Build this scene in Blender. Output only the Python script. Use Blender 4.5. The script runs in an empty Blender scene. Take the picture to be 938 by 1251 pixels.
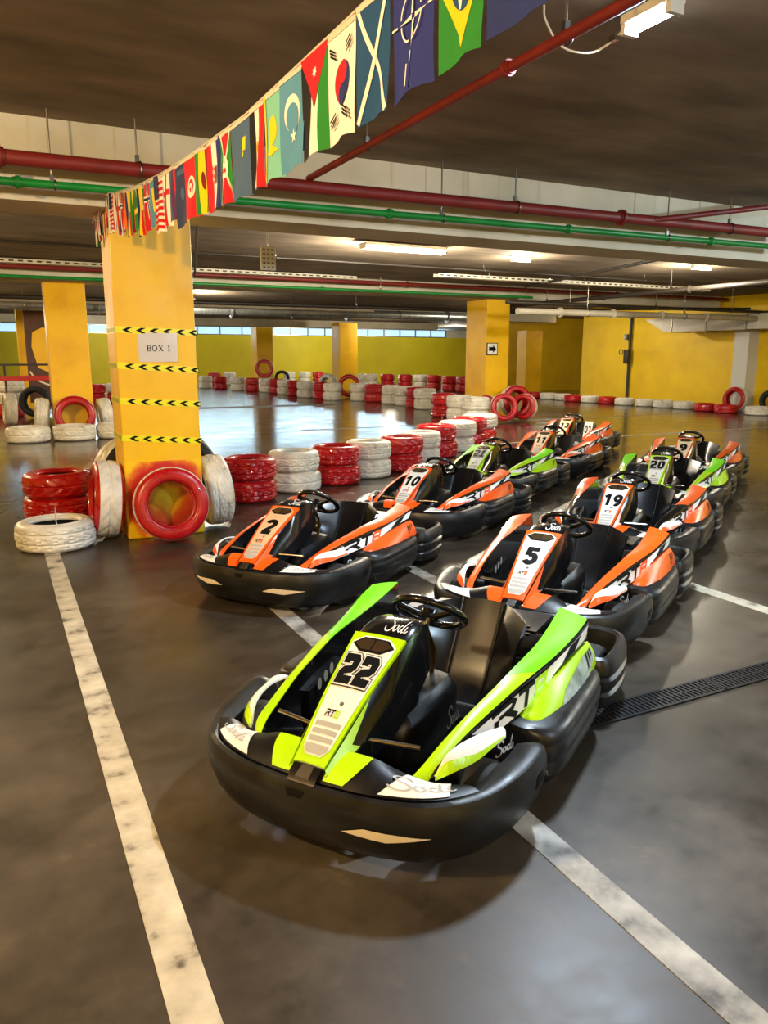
import bpy, bmesh, math, random
from mathutils import Vector, Matrix
from mathutils.geometry import delaunay_2d_cdt
random.seed(7)
SC = bpy.context.scene
COL = SC.collection
R = math.radians
pi = math.pi

# ------------------------------------------------------------------ materials
def lin(c):
    return tuple(((v/255)/12.92 if v/255 <= .04045 else ((v/255+.055)/1.055)**2.4) for v in c)

def newmat(name):
    m = bpy.data.materials.new(name); m.use_nodes = True
    nt = m.node_tree; b = nt.nodes['Principled BSDF']
    return m, nt, b

def noise(nt, scale, detail=4, rough=.55, coord='Object', stretch=None):
    tc = nt.nodes.new('ShaderNodeTexCoord'); n = nt.nodes.new('ShaderNodeTexNoise')
    n.inputs['Scale'].default_value = scale; n.inputs['Detail'].default_value = detail
    n.inputs['Roughness'].default_value = rough
    if stretch:
        mp = nt.nodes.new('ShaderNodeMapping'); mp.inputs['Scale'].default_value = stretch
        nt.links.new(tc.outputs[coord], mp.inputs['Vector']); nt.links.new(mp.outputs[0], n.inputs['Vector'])
    else:
        nt.links.new(tc.outputs[coord], n.inputs['Vector'])
    return n

def ramp(nt, src, stops):
    r = nt.nodes.new('ShaderNodeValToRGB'); e = r.color_ramp.elements
    e[0].position = stops[0][0]; e[0].color = (*stops[0][1], 1)
    e[1].position = stops[-1][0]; e[1].color = (*stops[-1][1], 1)
    for p, c in stops[1:-1]:
        x = e.new(p); x.color = (*c, 1)
    nt.links.new(src, r.inputs['Fac']); return r

def plain(name, c, rough=.5, metal=0, coat=0, spec=.5):
    m, nt, b = newmat(name)
    b.inputs['Base Color'].default_value = (*lin(c), 1); b.inputs['Roughness'].default_value = rough
    b.inputs['Metallic'].default_value = metal; b.inputs['Coat Weight'].default_value = coat
    b.inputs['Specular IOR Level'].default_value = spec
    return m

def noisy(name, stops, scale=6, rough=.5, rr=None, bump=0, bscale=None, detail=5, coord='Object', stretch=None, coat=0, spec=.5):
    m, nt, b = newmat(name)
    n = noise(nt, scale, detail, coord=coord, stretch=stretch)
    r = ramp(nt, n.outputs['Fac'], [(p, lin(c)) for p, c in stops])
    nt.links.new(r.outputs['Color'], b.inputs['Base Color'])
    b.inputs['Roughness'].default_value = rough; b.inputs['Coat Weight'].default_value = coat
    b.inputs['Specular IOR Level'].default_value = spec
    if rr:
        n2 = noise(nt, scale*1.7, 4, coord=coord)
        mr = nt.nodes.new('ShaderNodeMapRange'); mr.inputs['From Min'].default_value = .3; mr.inputs['From Max'].default_value = .7
        mr.inputs['To Min'].default_value = rr[0]; mr.inputs['To Max'].default_value = rr[1]
        nt.links.new(n2.outputs['Fac'], mr.inputs['Value']); nt.links.new(mr.outputs[0], b.inputs['Roughness'])
    if bump:
        n3 = noise(nt, bscale or scale*4, 6, coord=coord); bp = nt.nodes.new('ShaderNodeBump')
        bp.inputs['Strength'].default_value = bump; bp.inputs['Distance'].default_value = .01
        nt.links.new(n3.outputs['Fac'], bp.inputs['Height']); nt.links.new(bp.outputs[0], b.inputs['Normal'])
    return m

def emit(name, c, s):
    m, nt, b = newmat(name)
    b.inputs['Base Color'].default_value = (*lin(c), 1)
    b.inputs['Emission Color'].default_value = (*lin(c), 1); b.inputs['Emission Strength'].default_value = s
    return m

def floor_mat():
    m, nt, b = newmat('polished_concrete')
    n = noise(nt, .55, 8, .62); n2 = noise(nt, 3.2, 10, .74)
    r1 = ramp(nt, n.outputs['Fac'], [(.28, lin((38, 31, 23))), (.5, lin((64, 55, 44))), (.74, lin((98, 87, 72)))])
    r2 = ramp(nt, n2.outputs['Fac'], [(.3, (.36, .36, .36)), (.47, (.85, .85, .85)), (.6, (1.1, 1.09, 1.07)), (.72, (1.9, 1.82, 1.7))])
    mx = nt.nodes.new('ShaderNodeMix'); mx.data_type = 'RGBA'; mx.blend_type = 'MULTIPLY'; mx.inputs['Factor'].default_value = .95
    nt.links.new(r1.outputs['Color'], mx.inputs['A']); nt.links.new(r2.outputs['Color'], mx.inputs['B'])
    nt.links.new(mx.outputs['Result'], b.inputs['Base Color'])
    n3 = noise(nt, 1.6, 8, .65)
    mr = nt.nodes.new('ShaderNodeMapRange'); mr.inputs['From Min'].default_value = .3; mr.inputs['From Max'].default_value = .7
    mr.inputs['To Min'].default_value = .30; mr.inputs['To Max'].default_value = .54
    nt.links.new(n3.outputs['Fac'], mr.inputs['Value'])
    # the driven track beyond the parked karts is polished smoother than the bay in front
    tc = nt.nodes.new('ShaderNodeTexCoord'); dt = nt.nodes.new('ShaderNodeVectorMath'); dt.operation = 'DOT_PRODUCT'; dt.inputs[1].default_value = (.55, 1, 0)
    nt.links.new(tc.outputs['Object'], dt.inputs[0])
    m2 = nt.nodes.new('ShaderNodeMapRange'); m2.inputs['From Min'].default_value = 4; m2.inputs['From Max'].default_value = 13
    m2.inputs['To Min'].default_value = 1; m2.inputs['To Max'].default_value = .42; nt.links.new(dt.outputs['Value'], m2.inputs['Value'])
    mu = nt.nodes.new('ShaderNodeMath'); mu.operation = 'MULTIPLY'; nt.links.new(mr.outputs[0], mu.inputs[0]); nt.links.new(m2.outputs[0], mu.inputs[1])
    nt.links.new(mu.outputs[0], b.inputs['Roughness'])
    bp = nt.nodes.new('ShaderNodeBump'); bp.inputs['Strength'].default_value = .02; bp.inputs['Distance'].default_value = .01
    nt.links.new(n2.outputs['Fac'], bp.inputs['Height']); nt.links.new(bp.outputs[0], b.inputs['Normal'])
    b.inputs['Specular IOR Level'].default_value = .55
    return m

M = {}
M['floor'] = floor_mat()
M['ceil'] = noisy('ceiling_concrete', [(.3, (100, 86, 69)), (.55, (132, 115, 94)), (.75, (156, 138, 115))], .9, .85, bump=.2, bscale=9, stretch=(1, 2.4, 1))
M['beam'] = noisy('beam_concrete', [(.3, (186, 180, 160)), (.6, (214, 208, 190)), (.8, (226, 220, 204))], .9, .8, bump=.2, bscale=12)
M['yellow'] = noisy('yellow_wall_paint', [(.3, (222, 180, 0)), (.55, (234, 194, 4)), (.8, (240, 204, 16))], 1.3, .55, bump=.1, bscale=20)
M['yellow_back'] = noisy('lemon_wall_paint', [(.3, (200, 182, 6)), (.7, (222, 204, 16))], .5, .6)
M['yellow_col'] = noisy('yellow_column_paint', [(.25, (226, 168, 0)), (.5, (240, 186, 0)), (.8, (246, 196, 10))], 1.8, .45, rr=(.35, .55), bump=.08, bscale=30)
M['line'] = noisy('worn_white_line', [(.34, (92, 84, 72)), (.44, (178, 168, 146)), (.7, (212, 203, 180))], 7, .6, detail=9)
M['line_worn'] = noisy('scuffed_grey_line', [(.36, (88, 84, 80)), (.48, (150, 146, 138)), (.7, (196, 192, 184))], 6, .55, detail=9)
M['line_grey'] = noisy('worn_line_and_sheen', [(.35, (92, 86, 78)), (.6, (150, 142, 126)), (.8, (186, 176, 156))], 10, .55, detail=9)
M['red_tyre'] = noisy('red_tyre_paint', [(.22, (84, 4, 8)), (.38, (166, 10, 18)), (.7, (190, 18, 26))], 7, .32, rr=(.22, .42), coat=.2)
M['white_tyre'] = noisy('white_tyre_paint', [(.24, (120, 112, 100)), (.36, (206, 200, 186)), (.7, (232, 228, 216))], 8, .42, rr=(.3, .5), detail=7)
M['black_tyre'] = noisy('bare_rubber', [(.3, (16, 16, 17)), (.7, (32, 31, 31))], 9, .7)
M['tyre_inside'] = noisy('tyre_inside_rubber', [(.3, (30, 22, 18)), (.7, (52, 38, 30))], 9, .75)
M['black'] = noisy('black_plastic', [(.3, (9, 9, 11)), (.7, (15, 15, 17))], 9, .4, rr=(.3, .45), spec=.4)
M['bumper'] = noisy('scuffed_bumper_plastic', [(.3, (13, 13, 14)), (.55, (20, 20, 21)), (.75, (42, 41, 40))], 5, .42, rr=(.28, .5), detail=8, stretch=(1, 1, 4), bump=.08, bscale=30)
M['gloss_black'] = plain('gloss_black_plastic', (14, 14, 16), .16, coat=.4)
M['seat'] = plain('seat_shell_plastic', (15, 15, 17), .24)
M['green'] = noisy('lime_green_plastic', [(.3, (172, 222, 0)), (.7, (188, 236, 2))], 5, .3, coat=.3)
M['green2'] = noisy('bright_green_plastic', [(.3, (116, 226, 6)), (.7, (132, 236, 14))], 5, .3, coat=.3)
M['orange'] = noisy('orange_plastic', [(.3, (236, 82, 14)), (.7, (246, 98, 22))], 5, .3, coat=.3)
M['orange_dull'] = noisy('scuffed_orange_plastic', [(.3, (206, 84, 30)), (.6, (232, 104, 40)), (.8, (220, 140, 90))], 6, .38, coat=.1)
M['sticker'] = noisy('white_sticker', [(.3, (226, 222, 214)), (.7, (242, 240, 236))], 6, .45, spec=.3)
M['sticker_tan'] = noisy('tan_sticker', [(.3, (218, 168, 122)), (.7, (234, 192, 150))], 6, .4)
M['sticker_cream'] = noisy('cream_sticker', [(.3, (226, 204, 168)), (.7, (240, 220, 188))], 6, .4)
M['grey'] = plain('grey_print', (172, 170, 164), .45)
M['darkgrey'] = plain('dark_grey_print', (96, 96, 98), .5)
M['scuff'] = noisy('scuffed_sticker_grey', [(.3, (96, 112, 104)), (.5, (150, 166, 156)), (.7, (190, 204, 190))], 14, .25, detail=8)
M['print'] = plain('black_print', (10, 10, 11), .6, spec=.15)
M['print_blue'] = plain('blue_print', (28, 48, 92), .4)
M['reflector'] = plain('cream_reflector', (240, 226, 202), .35)
M['vent'] = plain('bronze_vent', (112, 92, 62), .25, metal=.8)
M['chrome'] = plain('chrome', (206, 204, 200), .15, metal=1)
M['steel'] = plain('dull_steel', (128, 124, 118), .35, metal=1)
M['gold'] = plain('brass_fitting', (170, 130, 70), .3, metal=1)
M['redpipe'] = noisy('red_pipe_paint', [(.3, (104, 26, 22)), (.7, (132, 34, 28))], 4, .5)
M['greenpipe'] = noisy('green_pipe_paint', [(.3, (8, 112, 40)), (.7, (18, 138, 54))], 4, .4)
M['darkpipe'] = plain('dark_pipe', (48, 42, 36), .5)
M['galv'] = noisy('galvanised_sheet', [(.3, (150, 156, 158)), (.7, (190, 196, 198))], 3, .3, stretch=(6, 1, 1))
for k in ('galv',):
    M[k].node_tree.nodes['Principled BSDF'].inputs['Metallic'].default_value = .7
M['duct'] = noisy('duct_sheet', [(.3, (178, 170, 152)), (.7, (204, 196, 178))], 2, .45)
M['whitebox'] = plain('white_enamel', (214, 208, 190), .5)
M['grate'] = plain('drain_iron', (40, 40, 44), .45, metal=.5)
M['pit'] = plain('drain_pit', (8, 8, 9), .9)
M['paper'] = noisy('paper_in_sleeve', [(.3, (206, 198, 192)), (.7, (222, 214, 208))], 3, .25)
M['tape'] = plain('yellow_hazard_tape', (240, 226, 20), .35)
M['cord'] = plain('pale_cord', (206, 196, 178), .7)
M['wire'] = plain('tie_wire', (190, 186, 180), .4, metal=.6)
M['brown_board'] = noisy('brown_board', [(.3, (62, 30, 12)), (.7, (84, 42, 16))], 3, .4)
M['whitewall'] = plain('white_pillar_paint', (206, 204, 196), .6)
M['lampbody'] = plain('lamp_body', (210, 206, 196), .5)
M['tube_warm'] = emit('warm_tube_glow', (255, 240, 205), 30)
M['tube_cool'] = emit('cool_tube_glow', (240, 244, 255), 24)
M['window_glow'] = emit('daylit_frosted_glass', (166, 204, 230), .55)
def spray_mat():
    m, nt, b = newmat('red_overspray_on_yellow'); n = noise(nt, 6, 5); tc = nt.nodes.new('ShaderNodeTexCoord')
    vl = nt.nodes.new('ShaderNodeVectorMath'); vl.operation = 'LENGTH'; nt.links.new(tc.outputs['Object'], vl.inputs[0])
    ad = nt.nodes.new('ShaderNodeMath'); ad.operation = 'MULTIPLY_ADD'; ad.inputs[1].default_value = .22; nt.links.new(n.outputs['Fac'], ad.inputs[0]); nt.links.new(vl.outputs['Value'], ad.inputs[2])
    r = ramp(nt, ad.outputs[0], [(.12, lin((212, 196, 12))), (.22, lin((226, 170, 8))), (.28, lin((206, 96, 10))), (.36, lin((196, 40, 14))), (.42, lin((200, 30, 20))), (.47, lin((226, 110, 10))), (.52, lin((244, 198, 0)))])
    nt.links.new(r.outputs['Color'], b.inputs['Base Color']); b.inputs['Roughness'].default_value = .45; return m
M['spray'] = spray_mat()
M['barrier_red'] = plain('red_barrier', (206, 30, 26), .5)
FC = dict(red=(200, 28, 40), white=(232, 228, 220), blue=(32, 44, 120), green=(40, 128, 48), black=(26, 24, 26), yellow=(236, 200, 24),
          sky=(84, 140, 176), teal=(120, 186, 170), navy=(44, 52, 92), steel=(70, 96, 130), orange=(230, 110, 30), maroon=(120, 30, 46),
          nato=(40, 48, 124), scot=(30, 74, 120), kblue=(36, 48, 110), purple=(96, 52, 96))
for k, c in FC.items():
    M['f_'+k] = plain('flag_'+k, c, .75, spec=.2)

# ------------------------------------------------------------------ mesh builder
class MB:
    def __init__(self): self.v = []; self.f = []; self.m = []
    def add(self, vs, fs, mi=0):
        o = len(self.v); self.v += [tuple(p) for p in vs]
        self.f += [tuple(i+o for i in f) for f in fs]; self.m += [mi]*len(fs)
        return self
    def box(self, c, s, mi=0, rot=None, bev=0):
        x, y, z = s[0]/2, s[1]/2, s[2]/2
        if bev:
            bm = bmesh.new(); bmesh.ops.create_cube(bm, size=1)
            for v in bm.verts: v.co = Vector((v.co.x*s[0], v.co.y*s[1], v.co.z*s[2]))
            bmesh.ops.bevel(bm, geom=bm.edges[:], offset=bev, segments=2, affect='EDGES', profile=.5)
            bm.verts.index_update(); vs = [v.co.copy() for v in bm.verts]; fs = [[v.index for v in f.verts] for f in bm.faces]; bm.free()
        else:
            vs = [Vector((sx*x, sy*y, sz*z)) for sz in (-1, 1) for sy in (-1, 1) for sx in (-1, 1)]
            fs = [(0, 2, 3, 1), (4, 5, 7, 6), (0, 1, 5, 4), (2, 6, 7, 3), (0, 4, 6, 2), (1, 3, 7, 5)]
        if rot is not None: vs = [rot @ v for v in vs]
        return self.add([v+Vector(c) for v in vs], fs, mi)
    def loft(self, secs, mi=0, closed=True, caps=True, loop=False):
        n = len(secs[0]); vs = [p for s in secs for p in s]; fs = []
        L = len(secs)
        for i in range(L if loop else L-1):
            a, b = i*n, ((i+1) % L)*n
            for j in range(n if closed else n-1):
                k = (j+1) % n
                fs.append((a+j, a+k, b+k, b+j))
        if caps and closed and not loop:
            fs.append(tuple(range(n-1, -1, -1))); fs.append(tuple((L-1)*n+j for j in range(n)))
        return self.add(vs, fs, mi)
    def tube(self, path, r, mi=0, seg=10, caps=True, loop=False):
        P = [Vector(p) for p in path]; secs = []; n = len(P); prev = None
        for i, p in enumerate(P):
            if loop: t = P[(i+1) % n]-P[i-1]
            else: t = P[min(i+1, n-1)]-P[max(i-1, 0)]
            t.normalize()
            if prev is None:
                a = Vector((0, 0, 1)) if abs(t.z) < .9 else Vector((1, 0, 0)); u = t.cross(a).normalized()
            else: u = (prev-t*prev.dot(t)).normalized()
            prev = u; w = t.cross(u); rr = r[i] if isinstance(r, (list, tuple)) else r
            secs.append([p+(u*math.cos(2*pi*k/seg)+w*math.sin(2*pi*k/seg))*rr for k in range(seg)])
        return self.loft(secs, mi, True, caps, loop)
    def lathe(self, prof, seg=48, mi=0, axis='Z', c=(0, 0, 0), loop=False):
        secs = []
        for k in range(seg):
            a = 2*pi*k/seg; s = []
            for r, h in prof:
                p = (r*math.cos(a), r*math.sin(a), h)
                if axis == 'Y': p = (p[0], p[2], p[1])
                elif axis == 'X': p = (p[2], p[0], p[1])
                s.append(Vector(p)+Vector(c))
            secs.append(s)
        return self.loft(secs, mi, loop, False, True)
    def grid(self, S, nu, nv, mi=0, th=0, u0=0, u1=1, v0=0, v1=1, hint=None):
        P = [[S(u0+(u1-u0)*i/nu, v0+(v1-v0)*j/nv) for j in range(nv+1)] for i in range(nu+1)]
        if not th:
            return self.loft(P, mi, False, False)
        Q = []
        for i in range(nu+1):
            row = []
            for j in range(nv+1):
                n = snorm(S, u0+(u1-u0)*i/nu, v0+(v1-v0)*j/nv, hint); row.append(P[i][j]-n*th)
            Q.append(row)
        n = nv+1; N = (nu+1)*n; vs = [p for r_ in P for p in r_]+[p for r_ in Q for p in r_]; fs = []
        for i in range(nu):
            for j in range(nv):
                a = i*n+j; fs.append((a, a+1, a+n+1, a+n)); fs.append((N+a, N+a+n, N+a+n+1, N+a+1))
        for i in range(nu):
            a = i*n; fs.append((a, a+n, N+a+n, N+a)); a = i*n+nv; fs.append((a, N+a, N+a+n, a+n))
        for j in range(nv):
            a = j; fs.append((a, N+a, N+a+1, a+1)); a = nu*n+j; fs.append((a, a+1, N+a+1, N+a))
        return self.add(vs, fs, mi)
    def poly(self, S, pts, mi=0, off=.0015, step=None, hint=None, holes=()):
        """flat shape drawn in (u,v), laid onto surface S"""
        vs, fs = tri2d(pts, step, holes)
        return self.lay(S, vs, fs, mi, off, hint)
    def lay(self, S, vs, fs, mi=0, off=.0015, hint=None):
        out = []
        for u, v in vs:
            out.append(S(u, v)+snorm(S, u, v, hint)*off)
        return self.add(out, fs, mi)
    def mirror(self):
        n = MB(); n.v = [(a, -b, c) for a, b, c in self.v]; n.f = [tuple(reversed(f)) for f in self.f]; n.m = list(self.m); return n
    def build(self, name, mats, parent=None, smooth=35, loc=None, recalc=True):
        me = bpy.data.meshes.new(name); me.from_pydata(self.v, [], self.f)
        if not isinstance(mats, (list, tuple)): mats = [mats]
        for m in mats: me.materials.append(M[m] if isinstance(m, str) else m)
        me.polygons.foreach_set('material_index', self.m)
        me.update()
        if recalc:
            bm = bmesh.new(); bm.from_mesh(me); bmesh.ops.remove_doubles(bm, verts=bm.verts[:], dist=1e-5)
            bmesh.ops.recalc_face_normals(bm, faces=bm.faces[:]); bm.to_mesh(me); bm.free()
        if smooth:
            me.polygons.foreach_set('use_smooth', [True]*len(me.polygons)); me.set_sharp_from_angle(angle=R(smooth))
        o = bpy.data.objects.new(name, me); COL.objects.link(o)
        if parent: o.parent = parent
        if loc is not None: o.location = loc
        return o

def snorm(S, u, v, hint=None):
    e = 1e-3
    n = (S(u+e, v)-S(u-e, v)).cross(S(u, v+e)-S(u, v-e))
    n = n.normalized() if n.length > 1e-12 else Vector((0, 0, 1))
    if hint is not None and n.dot(hint) < 0: n = -n
    return n

def inside(p, poly):
    x, y = p; c = False; n = len(poly); j = n-1
    for i in range(n):
        xi, yi = poly[i]; xj, yj = poly[j]
        if (yi > y) != (yj > y) and x < (xj-xi)*(y-yi)/(yj-yi)+xi: c = not c
        j = i
    return c

def tri2d(pts, step=None, holes=()):
    pts = [tuple(p) for p in pts]
    def ref(ps):
        if not step: return list(ps)
        o = []
        for i in range(len(ps)):
            a, b = ps[i], ps[(i+1) % len(ps)]
            n = max(1, int(math.hypot(b[0]-a[0], b[1]-a[1])/step))
            o += [(a[0]+(b[0]-a[0])*k/n, a[1]+(b[1]-a[1])*k/n) for k in range(n)]
        return o
    loops = [ref(pts)]+[ref(h) for h in holes]
    vs = []; es = []
    for l in loops:
        o = len(vs); vs += l; es += [(o+i, o+(i+1) % len(l)) for i in range(len(l))]
    if step:
        xs = [p[0] for p in pts]; ys = [p[1] for p in pts]
        nx = int((max(xs)-min(xs))/step); ny = int((max(ys)-min(ys))/step)
        for i in range(1, nx+1):
            for j in range(1, ny+1):
                p = (min(xs)+i*step*.997, min(ys)+j*step*.993)
                if inside(p, loops[0]) and not any(inside(p, h) for h in loops[1:]): vs.append(p)
    ov, oe, of, *_ = delaunay_2d_cdt([Vector(p) for p in vs], es, [], 0, 1e-6)
    out = []
    for f in of:
        c = (sum(ov[i][0] for i in f)/len(f), sum(ov[i][1] for i in f)/len(f))
        if inside(c, loops[0]) and not any(inside(c, h) for h in loops[1:]): out.append(tuple(f))
    return [tuple(v) for v in ov], out

def ribbon(pl, w, closed=False):
    """outline of a thick polyline with mitred corners -> list of quads as polygons"""
    P = [Vector(p) for p in pl]; n = len(P); L = []; Rr = []
    for i in range(n):
        if closed: a, b = P[i]-P[i-1], P[(i+1) % n]-P[i]
        else:
            a = P[i]-P[i-1] if i else P[1]-P[0]; b = P[i+1]-P[i] if i < n-1 else P[i]-P[i-1]
        a.normalize(); b.normalize(); t = (a+b)
        t = t.normalized() if t.length > 1e-6 else a
        nn = Vector((-t.y, t.x)); k = max(.35, abs(nn.dot(Vector((-a.y, a.x)))))
        ww = w[i] if isinstance(w, (list, tuple)) else w
        L.append(P[i]+nn*ww/2/k); Rr.append(P[i]-nn*ww/2/k)
    return [tuple(p) for p in L], [tuple(p) for p in Rr]

def ribbon_faces(pl, w, closed=False):
    L, Rr = ribbon(pl, w, closed); n = len(L)
    vs = L+Rr; fs = [(i, (i+1) % n, n+(i+1) % n, n+i) for i in range(n if closed else n-1)]
    return vs, fs

_txt = {}
def text2d(s, bold=.02, shear=0, sub=0):
    """filled outline of a word, x centred, cap height about 1 (0..1 in y)"""
    key = (s, bold, shear)
    if key in _txt: return _txt[key]
    cu = bpy.data.curves.new('t', 'FONT'); cu.body = s; cu.size = 1; cu.offset = bold; cu.shear = shear; cu.resolution_u = 3
    ob = bpy.data.objects.new('t', cu); COL.objects.link(ob)
    dg = bpy.context.evaluated_depsgraph_get(); me = ob.evaluated_get(dg).to_mesh()
    vs = [(v.co.x, v.co.y) for v in me.vertices]; fs = [tuple(p.vertices) for p in me.polygons]
    ob.evaluated_get(dg).to_mesh_clear(); bpy.data.objects.remove(ob); bpy.data.curves.remove(cu)
    x0 = min(v[0] for v in vs); x1 = max(v[0] for v in vs); y0 = min(v[1] for v in vs); y1 = max(v[1] for v in vs)
    vs = [((x-(x0+x1)/2)/(y1-y0), (y-y0)/(y1-y0)) for x, y in vs]
    _txt[key] = (vs, fs); return vs, fs

def spl(pts, n):
    """smooth curve through points, n+1 samples"""
    P = [Vector(p) for p in pts]; out = []; m = len(P)-1
    for k in range(n+1):
        out.append(cr(P, k/n))
    return out

def cr(P, t):
    m = len(P)-1; x = max(0, min(.999999, t))*m; i = int(x); f = x-i
    p1, p2 = P[i], P[i+1]
    p0 = P[i-1] if i > 0 else p1*2-p2
    p3 = P[i+2] if i+2 <= m else p2*2-p1
    q = .5*((2*p1)+(p2-p0)*f+(2*p0-5*p1+4*p2-p3)*f*f+(3*p1-p0-3*p2+p3)*f**3)
    if t > 1: q = P[-1]+(P[-1]-P[-2])*m*(t-1)
    if t < 0: q = P[0]+(P[1]-P[0])*m*t
    return q

def tag(o, label=None, cat=None, group=None, kind=None):
    if label: o['label'] = label
    if cat: o['category'] = cat
    if group: o['group'] = group
    if kind: o['kind'] = kind
    return o

def empty(name, loc=(0, 0, 0), rz=0):
    o = bpy.data.objects.new(name, None); COL.objects.link(o); o.location = loc; o.rotation_euler = (0, 0, rz)
    o.empty_display_size = .1; return o

def copy_tree(o, parent=None):
    c = o.copy(); COL.objects.link(c)
    if parent: c.parent = parent
    for ch in KIDS.get(o.name, []):
        d = copy_tree(ch, c); KIDS.setdefault(c.name, []).append(d)
    return c
KIDS = {}
def scan_kids():
    KIDS.clear()
    for o in COL.objects:
        if o.parent: KIDS.setdefault(o.parent.name, []).append(o)

def paint(o, mats):
    for i, m in enumerate(mats):
        if m is None: continue
        s = o.material_slots[i]; s.link = 'OBJECT'; s.material = M[m]

def struct(name, mb, mats, label, smooth=0):
    o = mb.build(name, mats, smooth=smooth); tag(o, label, None, None, 'structure')
    o['category'] = name.split('_')[0]
    return o

V = Vector
# ================================================================== ROOM
ZS = 3.42
struct('floor', MB().box((11, 21, -.15), (40, 54, .3)), 'floor', 'dark polished concrete floor of the underground track')
struct('ceiling', MB().box((11, 21, ZS+.15), (40, 54, .3)), 'ceil', 'brown concrete ceiling slab over the karts')
struct('wall_back', MB().box((11, 46.15, 1.45), (40, .3, 2.9)), 'yellow_back', 'lemon yellow rear wall under the strip of windows')
struct('wall_left', MB().box((-8.15, 21, 1.71), (.3, 50, ZS)), 'yellow', 'yellow wall on the left')
struct('wall_front', MB().box((11, -5.15, 1.71), (38, .3, ZS)), 'yellow', 'yellow wall behind the viewer')
struct('wall_right', MB().box((20.6, 9.2, 1.71), (.4, 28.4, ZS)).box((20.39, 20.9, 1.3), (.02, .05, 2.6)), 'yellow', 'yellow wall on the right behind the row of single tyres')
struct('wall_recess', MB().box((24.5, 30.1, 1.71), (8, .3, ZS)), 'yellow', 'shaded yellow wall set back beyond the right wall')
struct('wall_corner', MB().box((-3.2, 31, 1.71), (6.8, .3, ZS)), 'yellow_back', 'lemon wall at the far left edge')

# strip windows in the rear wall
wb = [(.2, 6.2), (9.6, 15), (15.6, 20.2), (20.9, 28)]
mb = MB()
for i, (a, b) in enumerate([(-9, .2), (6.2, 9.6), (15, 15.6), (20.2, 20.9), (28, 31)]):
    mb.box(((a+b)/2, 46.15, 3.16), (b-a, .3, .52))
struct('trim_1', mb, 'beam', 'pale concrete strips between the rear windows')
for i, (a, b) in enumerate(wb):
    fr = MB()
    for z in (2.93, 3.39): fr.box(((a+b)/2, 46.05, z), (b-a, .1, .05))
    n = int((b-a)/1.1)
    for k in range(n+1): fr.box((a+(b-a)*k/n, 46.05, 3.16), (.05, .1, .42))
    o = fr.build('window_%d' % (i+1), 'steel', smooth=0)
    tag(o, ['strip window at the far left behind the columns', 'long strip window behind the upright red tyre', 'strip window between the two rear columns', 'brightest strip window right of the rear columns'][i], 'window', None, 'structure')
    MB().box(((a+b)/2, 46.12, 3.16), (b-a, .02, .46)).build('pane', 'window_glow', o, 0)

# beams
for i, (y, d, zb) in enumerate([(7.2, .6, 2.8), (17.3, .6, 3.08), (27.3, .6, 3.08), (37.3, .6, 3.08)]):
    o = MB().box((7, y, (zb+ZS)/2), (30 if y > 25 else 26.4, d, ZS-zb)).build('beam', 'beam', smooth=0)
    tag(o, ['pale concrete beam nearest the karts, carried by the BOX 1 column', 'second concrete beam behind the bright lamp', 'third concrete beam further back', 'rearmost concrete beam'][i], 'beam', None, 'structure')

# columns
def column(x0, x1, y0, y1, zt, label, mat='yellow_col'):
    b = MB().box(((x0+x1)/2, (y0+y1)/2, zt/2), (x1-x0, y1-y0, zt), bev=.012)
    o = b.build('column', mat, smooth=0); tag(o, label, 'column', None, 'structure'); return o
bc = column(.95, 1.63, 6.93, 7.42, 2.8, 'big yellow column with chevron tapes and the BOX 1 sheet')
MB().box((0, 0, 0), (.66, .003, .68)).build('paint_overspray', 'spray', bc, 0, loc=(1.29, 6.9295, .352))
column(1.04, 1.82, 17.1, 17.6, 3.08, 'second yellow column behind the left edge of the nearest one')
column(11.6, 12.32, 17.02, 18.0, 3.08, 'yellow column with the arrow sign beside three upright tyres')
column(12.0, 12.85, 38.0, 39.0, 3.08, 'slim yellow rear column behind the upright red tyre')
column(14.8, 15.75, 34.0, 34.9, 3.2, 'slim yellow rear column at the centre of the back')
column(20.5, 21.35, 27.05, 27.7, 2.72, 'short yellow column just right of the arrow column')
column(.78, 1.1, 27.05, 27.5, 3.08, 'narrow yellow column at the far left edge')
o = MB().box((20.18, 15.92, 1.2), (.44, .5, 2.4)).build('column', 'whitewall', smooth=0)
tag(o, 'white pillar on the yellow right wall behind the leaning tyre', 'column', None, 'structure')

# floor lines, and a painted window reflection last
def fline(x0, x1, y0, y1, lab, mat='line'):
    o = MB().box(((x0+x1)/2, (y0+y1)/2, .0015), (x1-x0, y1-y0, .003)).build('floor_stripe', mat, smooth=0)
    tag(o, lab, 'floor line', None, 'structure'); return o
fline(.245, .36, .2, 6.75, 'worn white floor line running from the viewer to the white tyre')
fline(1.465, 1.575, .2, 4.6, 'worn white floor line passing under the front green kart', 'line_worn')
fline(2.69, 2.8, 2.8, 6.4, 'faint floor line between the two kart rows', 'line_grey')
fline(4.25, 4.37, 1.2, 4.1, 'white floor line right of the orange kart number 5')
fline(1, 19, 11.75, 11.85, 'thin white floor line crossing behind the karts', 'line_grey')
fline(6, 18.6, 15.9, 16.0, 'thin far floor line crossing toward the right wall', 'line_grey')
fline(2.2, 10.5, 24, 24.9, 'window reflection painted as a broad pale band on the far floor', 'line_grey')  # window reflection put into the colour as a flat pale band

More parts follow.
